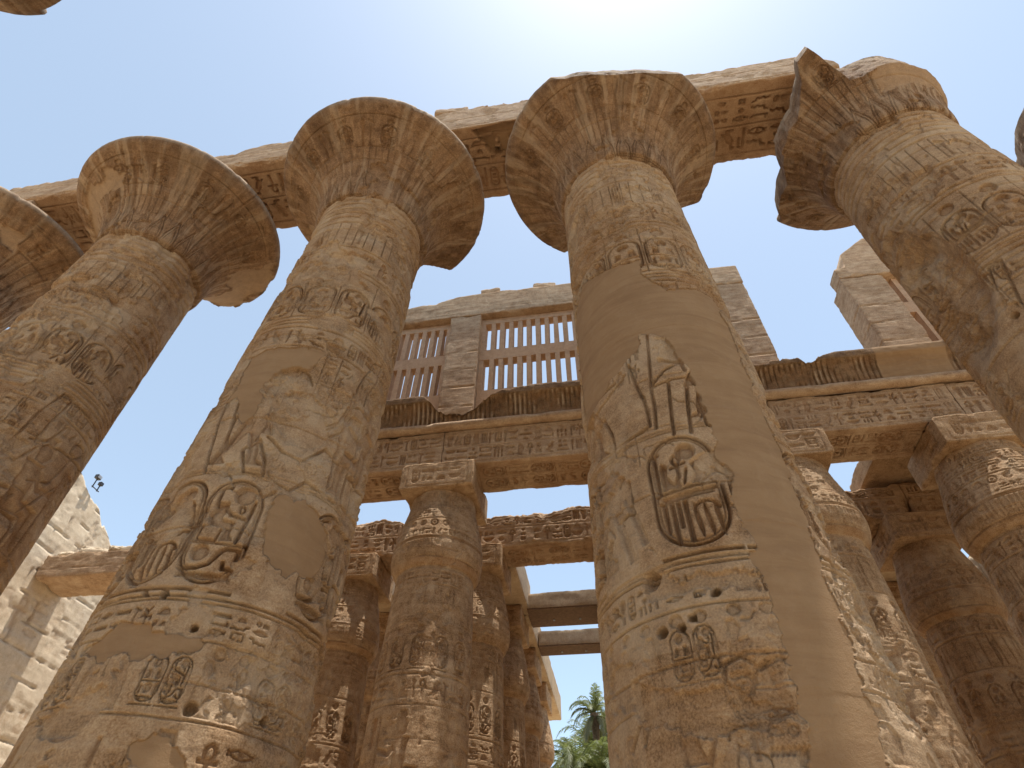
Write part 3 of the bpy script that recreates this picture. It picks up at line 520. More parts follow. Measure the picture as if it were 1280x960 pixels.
# ------------------------------------------------------------------ open bell capitals
CAPT = [(1.36, 16.48), (1.53, 16.55), (1.57, 16.66), (1.60, 16.80), (1.62, 17.05), (1.66, 17.35), (1.76, 17.65), (1.93, 17.95), (2.16, 18.25), (2.44, 18.52), (2.72, 18.75), (3.00, 18.93), (3.10, 19.02), (3.13, 19.09)]
def capital_mesh(name, seed, breaks, dth=.55, res=.022, scars=()):
    P = np.array(CAPT); L = np.concatenate([[0], np.cumsum(np.hypot(*np.diff(P, axis=0).T))])
    t = np.arange(0, L[-1], res); rr = np.interp(t, L, P[:, 0]); zz = np.interp(t, L, P[:, 1])
    k = np.ones(9) / 9; rr = np.convolve(np.pad(rr, 4, 'edge'), k, 'valid'); zz = np.convolve(np.pad(zz, 4, 'edge'), k, 'valid')
    a = np.radians(np.arange(-180, 180, dth)); f = Surf(a * 2.2, t, seed); f.K = 2.5; A_, B_ = f.s[0], f.s[-1]
    # sepals at the foot, stems rising, name rings below the lip
    n = 24; st = (B_ - A_) / n
    for q in range(n):
        c = A_ + st * (q + .5)
        for w_, dd in ((.46, .02), (.3, .014)):
            pts = [(-w_, 0), (-w_ * .8, .5), (0, 1.15), (w_ * .8, .5), (w_, 0)]
            a0, b0 = f.win(c - st, c + st, 0, 1.3); S, T = np.meshgrid(f.s[b0] - c, f.t[a0])
            f.R[a0, b0] = np.maximum(f.R[a0, b0], dd * 2.0 * sstep(.022, .006, seg_d(S, T, [(x * st, y * (1 if w_ > .4 else .8)) for x, y in pts])))
        for x in (-.5, -.17, .17): f.vline(c + x * st, .95, 2.05, .013, .013)
        if q % 2: f.stamp(HERO_A, c, 2.35, st * .72, .62, .02, paint=.2); f.stamp(SQ['disc'], c, 2.74, st * .4, .18, .02)
        else: f.stamp(TALL['reed'], c - st * .16, 2.4, st * .3, .8, .018, paint=.2); f.stamp(TALL['was'], c + st * .2, 2.4, st * .3, .8, .018)
    for v in (.1, .16, 2.0, 2.9): f.hline(v, .02, .014)
    # lip and top
    lip = [(3.14, 19.13), (3.14, 19.2), (3.12, 19.28), (3.0, 19.33), (2.85, 19.34), (2.6, 19.34), (2.3, 19.33), (2.0, 19.33), (1.7, 19.32), (1.4, 19.32), (1.0, 19.32), (.02, 19.32)]
    R0 = np.concatenate([rr, [x for x, _ in lip]]); Z0 = np.concatenate([zz, [y for _, y in lip]])
    nl = len(lip); RR = np.repeat(R0[:, None], len(a), 1); ZZ = np.repeat(Z0[:, None], len(a), 1)
    A2 = np.repeat(a[None, :], len(R0), 0)
    X = RR * np.cos(A2); Y = RR * np.sin(A2); o = seed * 5.1
    wear = .5 + .7 * sstep(.36, .56, fbm(X + o, Y, ZZ, 1.1, 3, seed)); n1 = fbm(X + o, Y, ZZ, 1.6, 5, seed + 1); n2 = fbm(X + o, Y, ZZ, 8, 4, seed + 2)
    H = np.zeros_like(RR); H[:len(t)] -= f.R * wear[:len(t)] * 1.0
    scar = np.zeros_like(RR); AD = np.degrees(A2)
    for (t0, t1, v0, v1) in scars:      # areas whose face has fallen away: (angles, distance up the bell)
        T = np.concatenate([t, L[-1] + np.arange(nl) * .05])[:, None] * np.ones_like(RR)
        q = (n1 - .5) * 1.1
        m = sstep(0, .05, np.minimum(np.minimum(np.radians(AD - t0) * 2.2 + q, np.radians(t1 - AD) * 2.2 + q), np.minimum(T - v0 + q, v1 - T + q))); scar = np.maximum(scar, m)
    ch = sstep(.63, .65, fbm(X + o, Y, ZZ, 1.1, 5, seed + 4)) * (ZZ < 18.6); scar2 = np.maximum(scar, ch)
    H = H * (1 - scar2) + (n1 - .5) * .035 + (n2 - .5) * .018 - scar2 * (.07 + .04 * (n2 - .5))
    # joints between the blocks of the capital
    rj = random.Random(seed + 9)
    for q in range(4):
        t0 = rad(rj.uniform(-180, 180)); H -= .03 * sstep(.03, .008, np.abs(A2 - t0 - .06 * (n1 - .5)) * RR) * (ZZ > rj.choice([16.6, 17.8]))
    H -= .025 * sstep(.022, .006, np.abs(ZZ - 17.9 - .02 * np.sin(A2 * 3)))
    # slope normals
    dr = np.gradient(R0); dz = np.gradient(Z0); ln = np.hypot(dr, dz) + 1e-9; nr = (dz / ln)[:, None]; nz = (-dr / ln)[:, None]
    RR = RR + H * nr; ZZ = ZZ + H * nz * np.where(np.arange(len(R0)) >= len(t), .4, 1)[:, None]
    # broken rim: clip the radius
    clip = np.full(len(a), 9.0); ad = np.degrees(a)
    for pts in breaks:
        xs = [p[0] for p in pts]; inside = (ad >= xs[0]) & (ad <= xs[-1]); clip = np.where(inside, np.minimum(clip, np.interp(ad, xs, [p[1] for p in pts])), clip)
    nz_ = fbm(np.cos(A2) * 3, np.sin(A2) * 3, ZZ, 1.8, 5, seed + 12)
    cl = clip[None, :] + (nz_ - .5) * .14 - .12 * (ZZ - 18.6)
    frac = (RR > cl); RR = np.where(frac, cl, RR)
    nk = fbm(np.cos(A2) * 3, np.sin(A2) * 3, ZZ, 2.6, 4, seed + 14)     # small nicks in the lip everywhere
    RR = np.where(RR > 2.9, RR - .04 * sstep(.6, .74, nk), RR)
    V = np.stack([RR * np.cos(A2), RR * np.sin(A2), ZZ], -1).reshape(-1, 3)
    paint = np.zeros_like(RR); paint[:len(t)] = f.paint * wear[:len(t)]; paint = np.maximum(paint, .30 * scar)
    pale = .28 * scar
    pale[len(t) + 0:len(t) + 4] = .35
    rad_n = fbm(np.cos(A2) * 17 + o, np.sin(A2) * 17, ZZ * 1.3, 1.0, 5, seed + 21, .6); big_n = fbm(np.cos(A2) * 2, np.sin(A2) * 2 + o, ZZ, .8, 3, seed + 22)
    grime = .38 * sstep(.47, .66, rad_n * .7 + big_n * .3 + .035 * (RR - 2.2)) * (1 - scar)
    pale = np.maximum(pale, .28 * sstep(.52, .66, fbm(np.cos(A2) * 18, np.sin(A2) * 18 + o, ZZ * 1.2, 1.0, 4, seed + 23)) * (1 - scar))
    col = np.stack([0 * RR, paint * (1 - scar * .3), pale, grime], -1).reshape(-1, 4)
    return np_mesh(name, V, grid_faces(len(R0), len(a), True), col)

# ------------------------------------------------------------------ blocks with carved faces and worn edges
def relief_box(name, x0, x1, y0, y1, z0, z1, res=.03, deco=None, chip=.06, seed=0, origin=(0, 0, 0), rough=.02, lay=None, maxn=420):
    nx = int(min(maxn, max(2, round((x1 - x0) / res)))) + 1; ny = int(min(maxn, max(2, round((y1 - y0) / res)))) + 1; nz = int(min(maxn, max(2, round((z1 - z0) / res)))) + 1
    xs, ys, zs = np.linspace(x0, x1, nx), np.linspace(y0, y1, ny), np.linspace(z0, z1, nz)
    Vs, Fs, Cs = [], [], []; off = 0; deco = deco or {}
    for face in ('front', 'back', 'left', 'right', 'bottom', 'top'):
        if face in ('front', 'back'): u, v = xs, zs
        elif face in ('left', 'right'): u, v = ys, zs
        else: u, v = xs, ys
        U, W = np.meshgrid(u, v)
        if face == 'front': P = np.stack([U, 0 * U + y0, W], -1); n = (0, -1, 0); flip = False
        if face == 'back': P = np.stack([U, 0 * U + y1, W], -1); n = (0, 1, 0); flip = True
        if face == 'left': P = np.stack([0 * U + x0, U, W], -1); n = (-1, 0, 0); flip = True
        if face == 'right': P = np.stack([0 * U + x1, U, W], -1); n = (1, 0, 0); flip = False
        if face == 'bottom': P = np.stack([U, W, 0 * U + z0], -1); n = (0, 0, -1); flip = True
        if face == 'top': P = np.stack([U, W, 0 * U + z1], -1); n = (0, 0, 1); flip = False
        H = np.zeros(U.shape); paint = np.zeros(U.shape)
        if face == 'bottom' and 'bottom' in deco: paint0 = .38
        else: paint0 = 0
        if face in deco:
            f = Surf(u, v, seed); deco[face](f); paint = f.paint
            q = fbm(P[..., 0] + seed, P[..., 1], P[..., 2], 1.1, 3, seed); wr = .5 + .6 * sstep(.35, .55, q)
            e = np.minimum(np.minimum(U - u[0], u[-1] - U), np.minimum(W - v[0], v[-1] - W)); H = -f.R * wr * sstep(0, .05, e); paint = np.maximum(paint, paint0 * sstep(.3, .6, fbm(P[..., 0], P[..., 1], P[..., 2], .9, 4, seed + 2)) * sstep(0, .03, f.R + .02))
        P = P + np.array(n) * H[..., None]
        Vs.append(P.reshape(-1, 3)); F = grid_faces(len(v), len(u), False, off)
        Fs.append(F[:, ::-1] if flip else F); off += P.shape[0] * P.shape[1]
        Cs.append(np.stack([0 * U, np.clip(paint, 0, .7), 0 * U], -1).reshape(-1, 3))
    V = np.concatenate(Vs); F = np.concatenate(Fs); C = np.concatenate(Cs)
    wx, wy, wz = V[:, 0] + origin[0], V[:, 1] + origin[1], V[:, 2] + origin[2]
    # pull worn edges in
    lo = np.array([x0, y0, z0]); hi = np.array([x1, y1, z1]); mid = (lo + hi) / 2
    D = np.minimum(V - lo, hi - V); sg = np.sign(mid - V); n = fbm(wx, wy, wz, 1.3, 5, seed + 3, .6); n2 = fbm(wx, wy, wz, 4.5, 4, seed + 4)
    amp = chip * (.25 + 3.2 * np.clip(n - .46, 0, 1) ** 1.0 * 2 + .5 * (n2 - .5))
    out = V.copy()
    for a, b in ((0, 1), (1, 2), (0, 2)):
        d = np.hypot(D[:, a], D[:, b]); pull = np.clip(amp - d * .55, 0, None)
        out[:, a] += sg[:, a] * pull * .7; out[:, b] += sg[:, b] * pull * .7
    out[:, 0] += (fbm(wx, wy, wz, 2.2, 4, seed + 6) - .5) * rough; out[:, 1] += (fbm(wx, wy, wz, 2.2, 4, seed + 7) - .5) * rough; out[:, 2] += (fbm(wx, wy, wz, 2.2, 4, seed + 8) - .5) * rough
    if lay is not None: out, C = lay(out, C, wx, wy, wz)
    return np_mesh(name, out, F, C)

# ------------------------------------------------------------------ ground
gm = MB(); gm.v = [(-1500, -1500, 0), (1500, -1500, 0), (1500, 1500, 0), (-1500, 1500, 0)]; gm.f = [(0, 1, 2, 3)]
tag(gm.build('ground', M['sand']), kind='structure')

# ------------------------------------------------------------------ giant columns
BR = {
 0: [[(-70, 3.2), (-60, 2.95), (-52, 3.2)]],
 1: [[(91, 3.3), (94, 2.1), (130, 1.9), (165, 2.4), (172, 3.2)]],
 2: [[(61, 3.3), (64.5, 2.0), (110, 1.8), (140, 2.2), (150, 3.2)]],
 3: [[(-117, 3.2), (-111, 3.02), (-95, 2.80), (-80, 2.74), (-65, 2.86), (-54, 3.05), (-48, 3.2)], [(28, 3.2), (33, 2.4), (70, 2.0), (110, 2.2), (119, 2.5), (122, 3.2)]],
 4: [[(-180, 2.25), (-155, 2.15), (-145, 2.35), (-137, 2.6), (-132, 3.0), (-125, 3.1), (-121, 2.5), (-116, 2.0), (-108, 1.95), (-90, 2.0), (-60, 1.95), (-40, 1.85), (0, 1.75), (50, 1.9), (70, 2.5), (78, 3.2)], [(125, 3.1), (140, 2.6), (155, 2.15), (180, 2.2)]],
 5: [[(-180, 2.5), (-150, 2.4), (-130, 3.2)], [(120, 3.2), (140, 2.7), (180, 2.5)]],
}
def great_abacus(name, parent, seed):
    me = relief_box(name, -1.22, 1.22, -1.2, 1.2, HC + .03, ZG - .012, .07, chip=.05, seed=seed, origin=tuple(parent.location)); return link(name, me, M['arch'], parent)
def base_disc(parent):
    mb = MB(); n = 48; prof = [(2.45, -.05), (2.5, .1), (2.45, .38), (2.3, .45), (.5, .46)]
    for r_, z_ in prof:
        for k in range(n): mb.v.append((r_ * math.cos(2 * math.pi * k / n), r_ * math.sin(2 * math.pi * k / n), z_))
    for i in range(len(prof) - 1):
        for k in range(n): mb.f.append((i * n + k, i * n + (k + 1) % n, (i + 1) * n + (k + 1) % n, (i + 1) * n + k))
    return mb.build('base', M['column'], parent, smooth=False)
GG = 'giant columns with open flared capitals'
labels = {
 0: 'giant column at the far left edge, only part of its flared capital in frame',
 1: 'giant column second from the left, pale scar at the right of its capital',
 2: 'giant carved column with a reddish square plaster patch beside two large oval rings',
 3: 'giant carved column in the middle, smooth brown plaster running down its right side',
 4: 'giant column at the upper right, its flared capital broken away to a spike',
 5: 'giant carved column whose capital tip just enters at the right edge of the photo',
}
specs = {2: dict(res=.0098, dth=.36, th0=-150, th1=30, lean=-.012), 3: dict(res=.0098, dth=.36, th0=-185, th1=-15, lean=.007), 4: dict(res=.014, dth=.5, th0=-215, th1=-50), 1: dict(res=.016, dth=.5, th0=-115, th1=45)}
SCAR = {1: [(-178, -95, 1.9, 2.75), (35, 92, 1.9, 3.3)], 2: [(150, 178, 1.6, 2.6)], 3: [], 4: [(-100, 20, 1.2, 3.3)], 0: [(-60, -20, 1.9, 2.7)], 5: []}
shaftm = {}; giants = {}
for i in (1, 2, 3, 4):
    s = specs[i]; shaftm[i] = shaft_mesh('shaft', i, 10 + i * 3, s['res'], s['dth'], s['th0'], s['th1'], s.get('lean', 0))
shaftm[0] = shaftm[1]; shaftm[5] = shaftm[1]
for i in range(6):
    root = empty('giant_column', (CX[i], Y1, 0), labels[i], 'column', GG)
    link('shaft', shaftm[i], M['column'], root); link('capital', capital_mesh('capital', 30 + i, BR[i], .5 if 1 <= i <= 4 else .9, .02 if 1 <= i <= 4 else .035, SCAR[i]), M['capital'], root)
    great_abacus('abacus', root, 60 + i); base_disc(root); giants[i] = root
    if i in (0, 5): [c for c in root.children if c.name.startswith('shaft')][0].rotation_euler = (0, 0, rad(25 if i == 0 else -110))
# the opposite row of the nave: the photographer stands beside it
Y0 = -1.6
near = empty('giant_column', (CX[1], Y0, 0), 'giant column of the near row, only its capital lip showing in the top left corner', 'column', GG)
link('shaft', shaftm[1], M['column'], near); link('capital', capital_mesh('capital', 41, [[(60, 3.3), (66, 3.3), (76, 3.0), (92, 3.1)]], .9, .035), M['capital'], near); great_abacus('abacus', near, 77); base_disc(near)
for i in (2, 3, 4):
    g = copy_thing(near, (CX[i], Y0, 0), 'giant column of the near row standing behind the photographer', rz=rad(160), group=GG)

# ------------------------------------------------------------------ great beams on the giant columns
def great_deco(seed):
    def soff(f):
        y0, y1 = f.t[0], f.t[-1]; w = y1 - y0
        for t in (.16, .52, .88): f.hline(y0 + w * t, .03, .025)
        a, b = f.s[0] + 1.35, f.s[-1] - 1.35
        f.K = 2.8; f.text(a, b, y0 + w * .19, y0 + w * .49, .045, paint=.5); f.text(a, b, y0 + w * .55, y0 + w * .85, .045, paint=.5)
    def front(f):
        z0 = f.t[0]; f.hline(z0 + .12, .03, .02, wob=.01); f.hline(z0 + .8, .02, .012, wob=.02)
    return {'bottom': soff, 'front': front}
gb = [(CX[0] - .6, CX[1], 22.35, 'on the two leftmost giant columns', 0), (CX[1] + .01, CX[2] - .01, 22.45, 'second from the left', 1), (CX[2] + .01, CX[3], 22.62, 'between the two middle giant columns', 2), (CX[3] + .01, CX[4] + .08, 22.40, 'at the upper right, with two clear rows of signs on its underside', 3)]
glab = ['great stone beam farthest left above the giant columns, mostly hidden behind capitals', 'great stone beam with a stepped top, between the second and third capitals from left', 'great stone beam with a fallen out patch underneath, rubble blocks lying on its top', 'great stone beam ending at the broken capital, two clear rows of signs on its underside']
for x0, x1, zt, _, k in gb:
    L = x1 - x0; c = (x0 + x1) / 2
    def lay(o, C, wx, wy, wz, k=k):
        if k == 2:      # a piece has fallen out of the underside
            d = poly_sd(wx, wy, [(-2.75, 6.8), (-1.6, 6.72), (-.7, 6.75), (-.9, 7.9), (-1.6, 8.0), (-2.3, 7.6)]); m = (wz < ZG + .3) & (wz < ZG + .05)
            q = sstep(.02, -.04, d) * m; o[:, 2] += q * .32; C[:, 0] = np.maximum(C[:, 0], q * .7)
        if k == 1:
            q = sstep(-10.9, -11.3, wx) * sstep(21.9, 22.1, wz); o[:, 2] -= q * .35
        if k == 3:
            q = sstep(8.05, 8.5, wx) * sstep(21.2, 22.4, wz); o[:, 0] -= q * .45
        return o, C
    me = relief_box('architrave', -L / 2, L / 2, -1.25, 1.25, 0, zt - ZG, .026, great_deco(80 + k), .07, 90 + k, (c, Y1, ZG), .03, lay)
    tag(link('stone_beam', me, M['arch'], None, (c, Y1, ZG)), glab[k], 'beam', 'great beams over the giant columns')

# ------------------------------------------------------------------ loose blocks
def block(x, y, z, d, label, seed, rz=0, grp=None, m='arch'):
    me = relief_box('stone_block', -d[0] / 2, d[0] / 2, -d[1] / 2, d[1] / 2, 0, d[2], .06, chip=.12, seed=seed, origin=(x, y, z), rough=.12)
    o = link('stone_block', me, M[m], None, (x, y, z)); o.rotation_euler = (0, 0, rz); return tag(o, label, 'stone block', grp)
RB = 'loose blocks on top of the ruins'
block(-3.6, 7.1, 22.60, (1.15, .9, .42), 'long rubble block on the great beam right of the third capital from the left', 1, .1, RB)
block(-2.45, 7.0, 22.60, (.75, .6, .28), 'small flat rubble block on the great beam just left of the plastered column capital', 2, -.1, RB)
block(-1.5, 7.0, 22.60, (.6, .6, .22), 'smallest rubble chip on the great beam, touching the plastered column capital', 3, .2, RB)
block(4.55, 7.0, 22.38, (.7, .5, .16), 'thin dark chip on the top edge of the great beam right of the plastered column', 4, .0, RB)

# ------------------------------------------------------------------ aisle columns with closed bud capitals
SP = [(1.22, 0), (1.30, .6), (1.34, 1.6), (1.33, 3), (1.29, 5.5), (1.24, 7.5), (1.18, 9.3), (1.14, 10.24)]
BP = [(1.02, 10.12), (1.17, 10.17), (1.22, 10.24), (1.32, 10.42), (1.38, 10.66), (1.385, 10.9), (1.36, 11.15), (1.29, 11.55), (1.21, 11.95), (1.12, 12.35), (1.06, 12.65), (1.03, 12.9)]
def turned(name, prof, seed, deco, dth=1.0, res=.02, th0=-180, zf=3.0, lostamt=.62):
    P = np.array(prof); z = [P[0, 1]]
    while z[-1] < P[-1, 1]: z.append(z[-1] + (res if z[-1] > zf else .1))
    z[-1] = P[-1, 1]; z = np.array(z); r = np.interp(z, P[:, 1], P[:, 0])
    if len(z) > 30: k = np.ones(7) / 7; r = np.convolve(np.pad(r, 3, 'edge'), k, 'valid')
    a = np.radians(np.arange(-180, 180, dth)); f = Surf(a * 1.3, z, seed); deco(f)
    A, Z = np.meshgrid(a, z); X = np.cos(A) * 1.3; Y = np.sin(A) * 1.3; o = seed * 4.1
    wear = .5 + .7 * sstep(.34, .52, fbm(X + o, Y, Z, 1.1, 3, seed)); n1 = fbm(X + o, Y, Z, 2.4, 5, seed + 1); n2 = fbm(X + o, Y, Z, 9, 3, seed + 2); nj = fbm(X, Y, Z + o, 1.5, 3, seed + 3)
    lost = sstep(lostamt, lostamt + .02, fbm(X + o, Y, Z, 1.3, 5, seed + 7, .55))
    H = -f.R * wear * (1 - lost * .9); J = 0 * H; rj = random.Random(seed); zj = P[0, 1] + .5
    while zj < P[-1, 1] - .2:
        J = np.maximum(J, sstep(.018, .005, np.abs(Z - zj - .06 * (nj - .5))) * sstep(.36, .52, nj)); zj += rj.uniform(.9, 1.1)
    H += -J * .018 + (n1 - .5) * .035 + (n2 - .5) * .016 - lost * .03
    R = r[:, None] + H; V = np.stack([R * np.cos(A), R * np.sin(A), Z], -1).reshape(-1, 3)
    col = np.stack([0 * R, np.clip(f.paint * wear, 0, .7), .2 * sstep(.48, .72, fbm(X, Y + 3, Z, 2, 4, seed + 9))], -1).reshape(-1, 3)
    return np_mesh(name, V, grid_faces(len(z), len(a), True), col)
def deco_small(f):
    A, B = f.s[0], f.s[-1]; n = lambda w: int((B - A) / w)
    f.text(A, B, 9.65, 10.05, .022, paint=.3); f.hline(9.58, .025, .016); f.hline(10.12, .02, .014)
    f.stalks(A, B, 8.65, 9.5, n(.3), .016); f.hline(8.6, .02, .014)
    k = n(.62); f.shields(A, B, 7.3, 8.5, k, .028, paint=.35, gap=.3); f.hline(7.2, .03, .016)
    f.text(A, B, 6.6, 7.1, .024, paint=.25); f.hline(6.5, .025, .016)
    s = A + .1; q = 0
    while s < B - .8:
        f.figure(['k0', 'st', 'k1'][q % 3], s + .5, 4.35, 2.05, .026, flip=bool(q & 1)); f.text(s + .95, s + 1.3, 5.6, 6.3, .02); s += 1.36; q += 1
    f.hline(4.25, .03, .016); f.text(A, B, 3.7, 4.15, .022); f.text(A, B, 3.1, 3.6, .022); f.hline(3.0, .02, .016)
def deco_bud(f):
    for a_, b_ in ((10.2, 10.4), (10.92, 11.04)): f.paint[np.searchsorted(f.t, a_):np.searchsorted(f.t, b_), :] = .28
    A, B = f.s[0], f.s[-1]; n = lambda w: int((B - A) / w)
    for z in (10.4, 10.95, 11.0): f.hline(z, .022, .016)
    f.stalks(A, B, 10.45, 10.9, n(.2), .01)
    f.text(A, B, 11.06, 11.3, .02, paint=.2); k = n(.33)
    for q in range(k): f.stamp(SQ['disc'] if q % 3 else SQ['sun'], A + (q + .5) * (B - A) / k, 11.5, .27, .3, .026, paint=.2)
    f.hline(11.69, .018, .014); f.text(A, B, 11.74, 12.05, .02, paint=.15); f.hline(12.1, .018, .014); f.text(A, B, 12.15, 12.45, .02, paint=.15); f.hline(12.5, .018, .014); f.text(A, B, 12.55, 12.8, .014)
sm = [turned('shaft', SP, 5, deco_small), turned('shaft', SP, 8, deco_small, 1.3, .028)]
bm = [turned('bud_capital', BP, 6, deco_bud, zf=0), turned('bud_capital', BP, 9, deco_bud, 1.3, .028, zf=0)]
def abdeco(f):
    c = (f.s[0] + f.s[-1]) / 2; f.stamp(HERO_C, c, (f.t[0] + f.t[-1]) / 2, .7, 1.7, .0); t0, t1 = f.t[0], f.t[-1]
    f.hline(t0 + .1, .02, .014, f.s[0] + .2, f.s[-1] - .2, 0); f.hline(t1 - .1, .02, .014, f.s[0] + .2, f.s[-1] - .2, 0); f.vline(f.s[0] + .2, t0 + .1, t1 - .1); f.vline(f.s[-1] - .2, t0 + .1, t1 - .1)
    f.text(f.s[0] + .35, f.s[-1] - .3, t0 + .2, t1 - .2, .022, paint=.3)
def ab_mesh(ax, ay, seed): return relief_box('abacus', -ax, ax, -ay, ay, 12.89, ZS - .012, .03, {k: abdeco for k in ('front', 'right', 'left')}, .05, seed, (seed, 0, 0), .03)
abm = [ab_mesh(1.2, 1.2, 21), ab_mesh(1.2, 1.2, 23)]
XD = [-10.47, -5.05, 1.2, 5.79, 11.21, 16.63]; ROWS = [YD, YE, 26.0, 30.6, 35.2]
BG = 'aisle columns with closed bud capitals'
def bud_label(r, i):
    if r == 0: return {0: 'bud capital column standing behind the giant column with the square plaster patch', 1: 'bud capital column standing nearest, below the clerestory window, lit down its left half', 2: 'bud capital column hidden behind the plastered giant column', 3: 'bud capital column just right of the plastered giant column, partly covered by it', 4: 'bud capital column at the right edge under a block with two discs on it', 5: 'bud capital column beyond the right edge of the photo'}[i]
    if r == 1: return {0: 'bud capital column between the square-patched giant and the nearest aisle column, left half sunlit', 1: 'bud capital column just behind and right of the nearest aisle column', 2: 'second row bud capital column hidden behind the plastered giant column', 3: 'second row bud capital column behind the plastered giant on the right', 4: 'dark shaded bud capital column with orange bands, between the two right hand columns', 5: 'second row bud capital column past the right edge of the photo'}[i]
    return '%s in the line receding %s' % ({2: 'third row bud capital column', 3: 'fourth row bud capital column', 4: 'fifth row bud capital column, smallest'}[r], {1: 'left of the palm trees', 2: 'right of the palm trees', 4: 'at the right', 0: 'farther left', 3: 'behind', 5: 'far right'}[i])
proto = None
for r_, yy in enumerate(ROWS):
    for i, xx in enumerate(XD):
        if r_ >= 2 and i not in (0, 1, 2, 4, 5): continue
        if r_ >= 3 and i not in (1, 2): continue
        k = (r_ + i) % 2 if r_ < 2 else 1
        if (r_, i) == (0, 1): k = 0
        if r_ == 1 and i == 0: xx = -10.05
        root = empty('bud_column', (xx, yy, 0), bud_label(r_, i), 'column', BG)
        mt = M['dark_stone'] if (r_ == 1 and i >= 3) else M['column']
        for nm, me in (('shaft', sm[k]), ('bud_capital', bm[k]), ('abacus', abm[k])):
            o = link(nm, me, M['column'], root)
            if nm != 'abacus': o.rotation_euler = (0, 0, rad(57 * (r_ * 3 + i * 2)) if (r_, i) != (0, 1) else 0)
            if mt is M['dark_stone']: o.material_slots[0].link = 'OBJECT'; o.material_slots[0].material = mt
        if (r_, i) in ((0, 3), (0, 4)):
            for o in root.children: 
                if not o.name.startswith('abacus'): o.scale = (1.1, 1.1, 1)

# ------------------------------------------------------------------ aisle beams
def aisle_deco(lines=2):
    def front(f):
        z0, z1 = f.t[0], f.t[-1]; h = z1 - z0
        f.hline(z0 + h * .08, .02, .016); f.hline(z0 + h * .5, .02, .014); f.hline(z0 + h * .93, .02, .016)
        f.K = 2.6; f.text(f.s[0] + .1, f.s[-1] - .1, z0 + h * .12, z0 + h * .47, .032, paint=.45); f.text(f.s[0] + .1, f.s[-1] - .1, z0 + h * .54, z0 + h * .9, .032, paint=.45)
    def soff(f):
        y0, y1 = f.t[0], f.t[-1]; w = y1 - y0
        for t in (.14, .5, .86): f.hline(y0 + w * t, .022, .02)
        f.K = 2.6
        for (a0, a1) in ((.17, .47), (.53, .83)):
            s = f.s[0] + 1.3; q = 0; yc = y0 + w * (a0 + a1) / 2; hh = w * (a1 - a0)
            while s < f.s[-1] - 1.6:
                f.stamp([HERO_C, HERO_B][q % 2], s + .42, yc, hh * .98, .84, .045, rot=math.pi / 2, paint=.85); s += .92
                f.text(s, s + .55, yc - hh * .46, yc + hh * .46, .045, paint=.55); s += .72; q += 1
    return {'front': front, 'bottom': soff}
AG = 'carved beams lying across the aisle columns'
dlab = ['carved beam over the aisle column hidden by the square-patched giant', 'carved beam under the clerestory window, ochre signs on its underside', 'carved beam hidden behind the plastered giant column', 'carved beam under the cornice at the right, rows of oval rings on its underside', 'carved beam at the far right, under the cornice end']
for k in range(5):
    x0, x1 = XD[k] + (.006 if k else -1.4), XD[k + 1] - .006; c = (x0 + x1) / 2; L = x1 - x0
    me = relief_box('carved_beam', -L / 2, L / 2, -.92, .75, 0, 1.52, .024, aisle_deco(), .035, 110 + k, (c, YD, ZS), .015)
    tag(link('carved_beam', me, M['arch'], None, (c, YD, ZS)), dlab[k], 'beam', AG)
elab = ['second row beam with rough broken top, left of the nearest aisle column', 'second row beam with rough broken top, spanning toward the palm trees', 'second row beam hidden behind the plastered giant column', 'second row beam in deep shade behind the two right hand columns', 'second row beam at the far right in deep shade']
XE = [-10.05] + XD[1:]
for k in range(5):
    x0, x1 = XE[k] + (.006 if k else -1.3), XE[k + 1] - .006; c = (x0 + x1) / 2; L = x1 - x0
    def lay(o, C, wx, wy, wz):
        tz = sstep(.9, 1.6, wz - ZS); n = fbm(wx, wy, wz * 0, .9, 5, 3); o[:, 2] -= tz * .55 * np.clip((n - .35) * 2, 0, 1); return o, C
    me = relief_box('carved_beam', -L / 2, L / 2, -.82, .8, 0, 1.75, .03, aisle_deco(), .09, 130 + k, (c, YE, ZS), .05, lay)
    o = link('carved_beam', me, M['dark_stone'] if k >= 3 else M['arch'], None, (c, YE, ZS)); tag(o, elab[k], 'beam', AG)
# long beam at the far left, from the hall to the pale end wall
def lay(o, C, wx, wy, wz):
    tz = sstep(.7, 1.1, wz - ZS); n = fbm(wx, wy, wz * 0, 1.4, 5, 5); o[:, 2] += tz * .3 * (n - .5); return o, C
me = relief_box('stone_beam', -6, 6, -.9, .9, 0, 1.12, .05, {'front': lambda f: (f.hline(.4, .03, .02, wob=.02), f.hline(.75, .02, .014, wob=.02))}, .08, 150, (-18.4, 20.75, ZS), .06, lay)
tag(link('stone_beam', me, M['arch'], None, (-18.35, 20.75, ZS)), 'plain stone beam at the left running into the pale sunlit wall', 'beam')
for q, (x, w, h) in enumerate(((-23.6, .9, .3), (-22.4, 1.2, .42), (-21.0, 1.3, .36), (-19.8, .8, .45))):
    block(x, 20.4, ZS + 1.1, (w, .9, h), ['small rubble stone at the wall end of the plain left beam', 'wide flat rubble stone on the plain left beam, second from the wall', 'broad rubble slab on the plain left beam, third from the wall', 'rubble stone on the plain left beam beside the square-patched giant column'][q], 20 + q, .15 * q, 'rubble on the plain left beam', 'pylon')
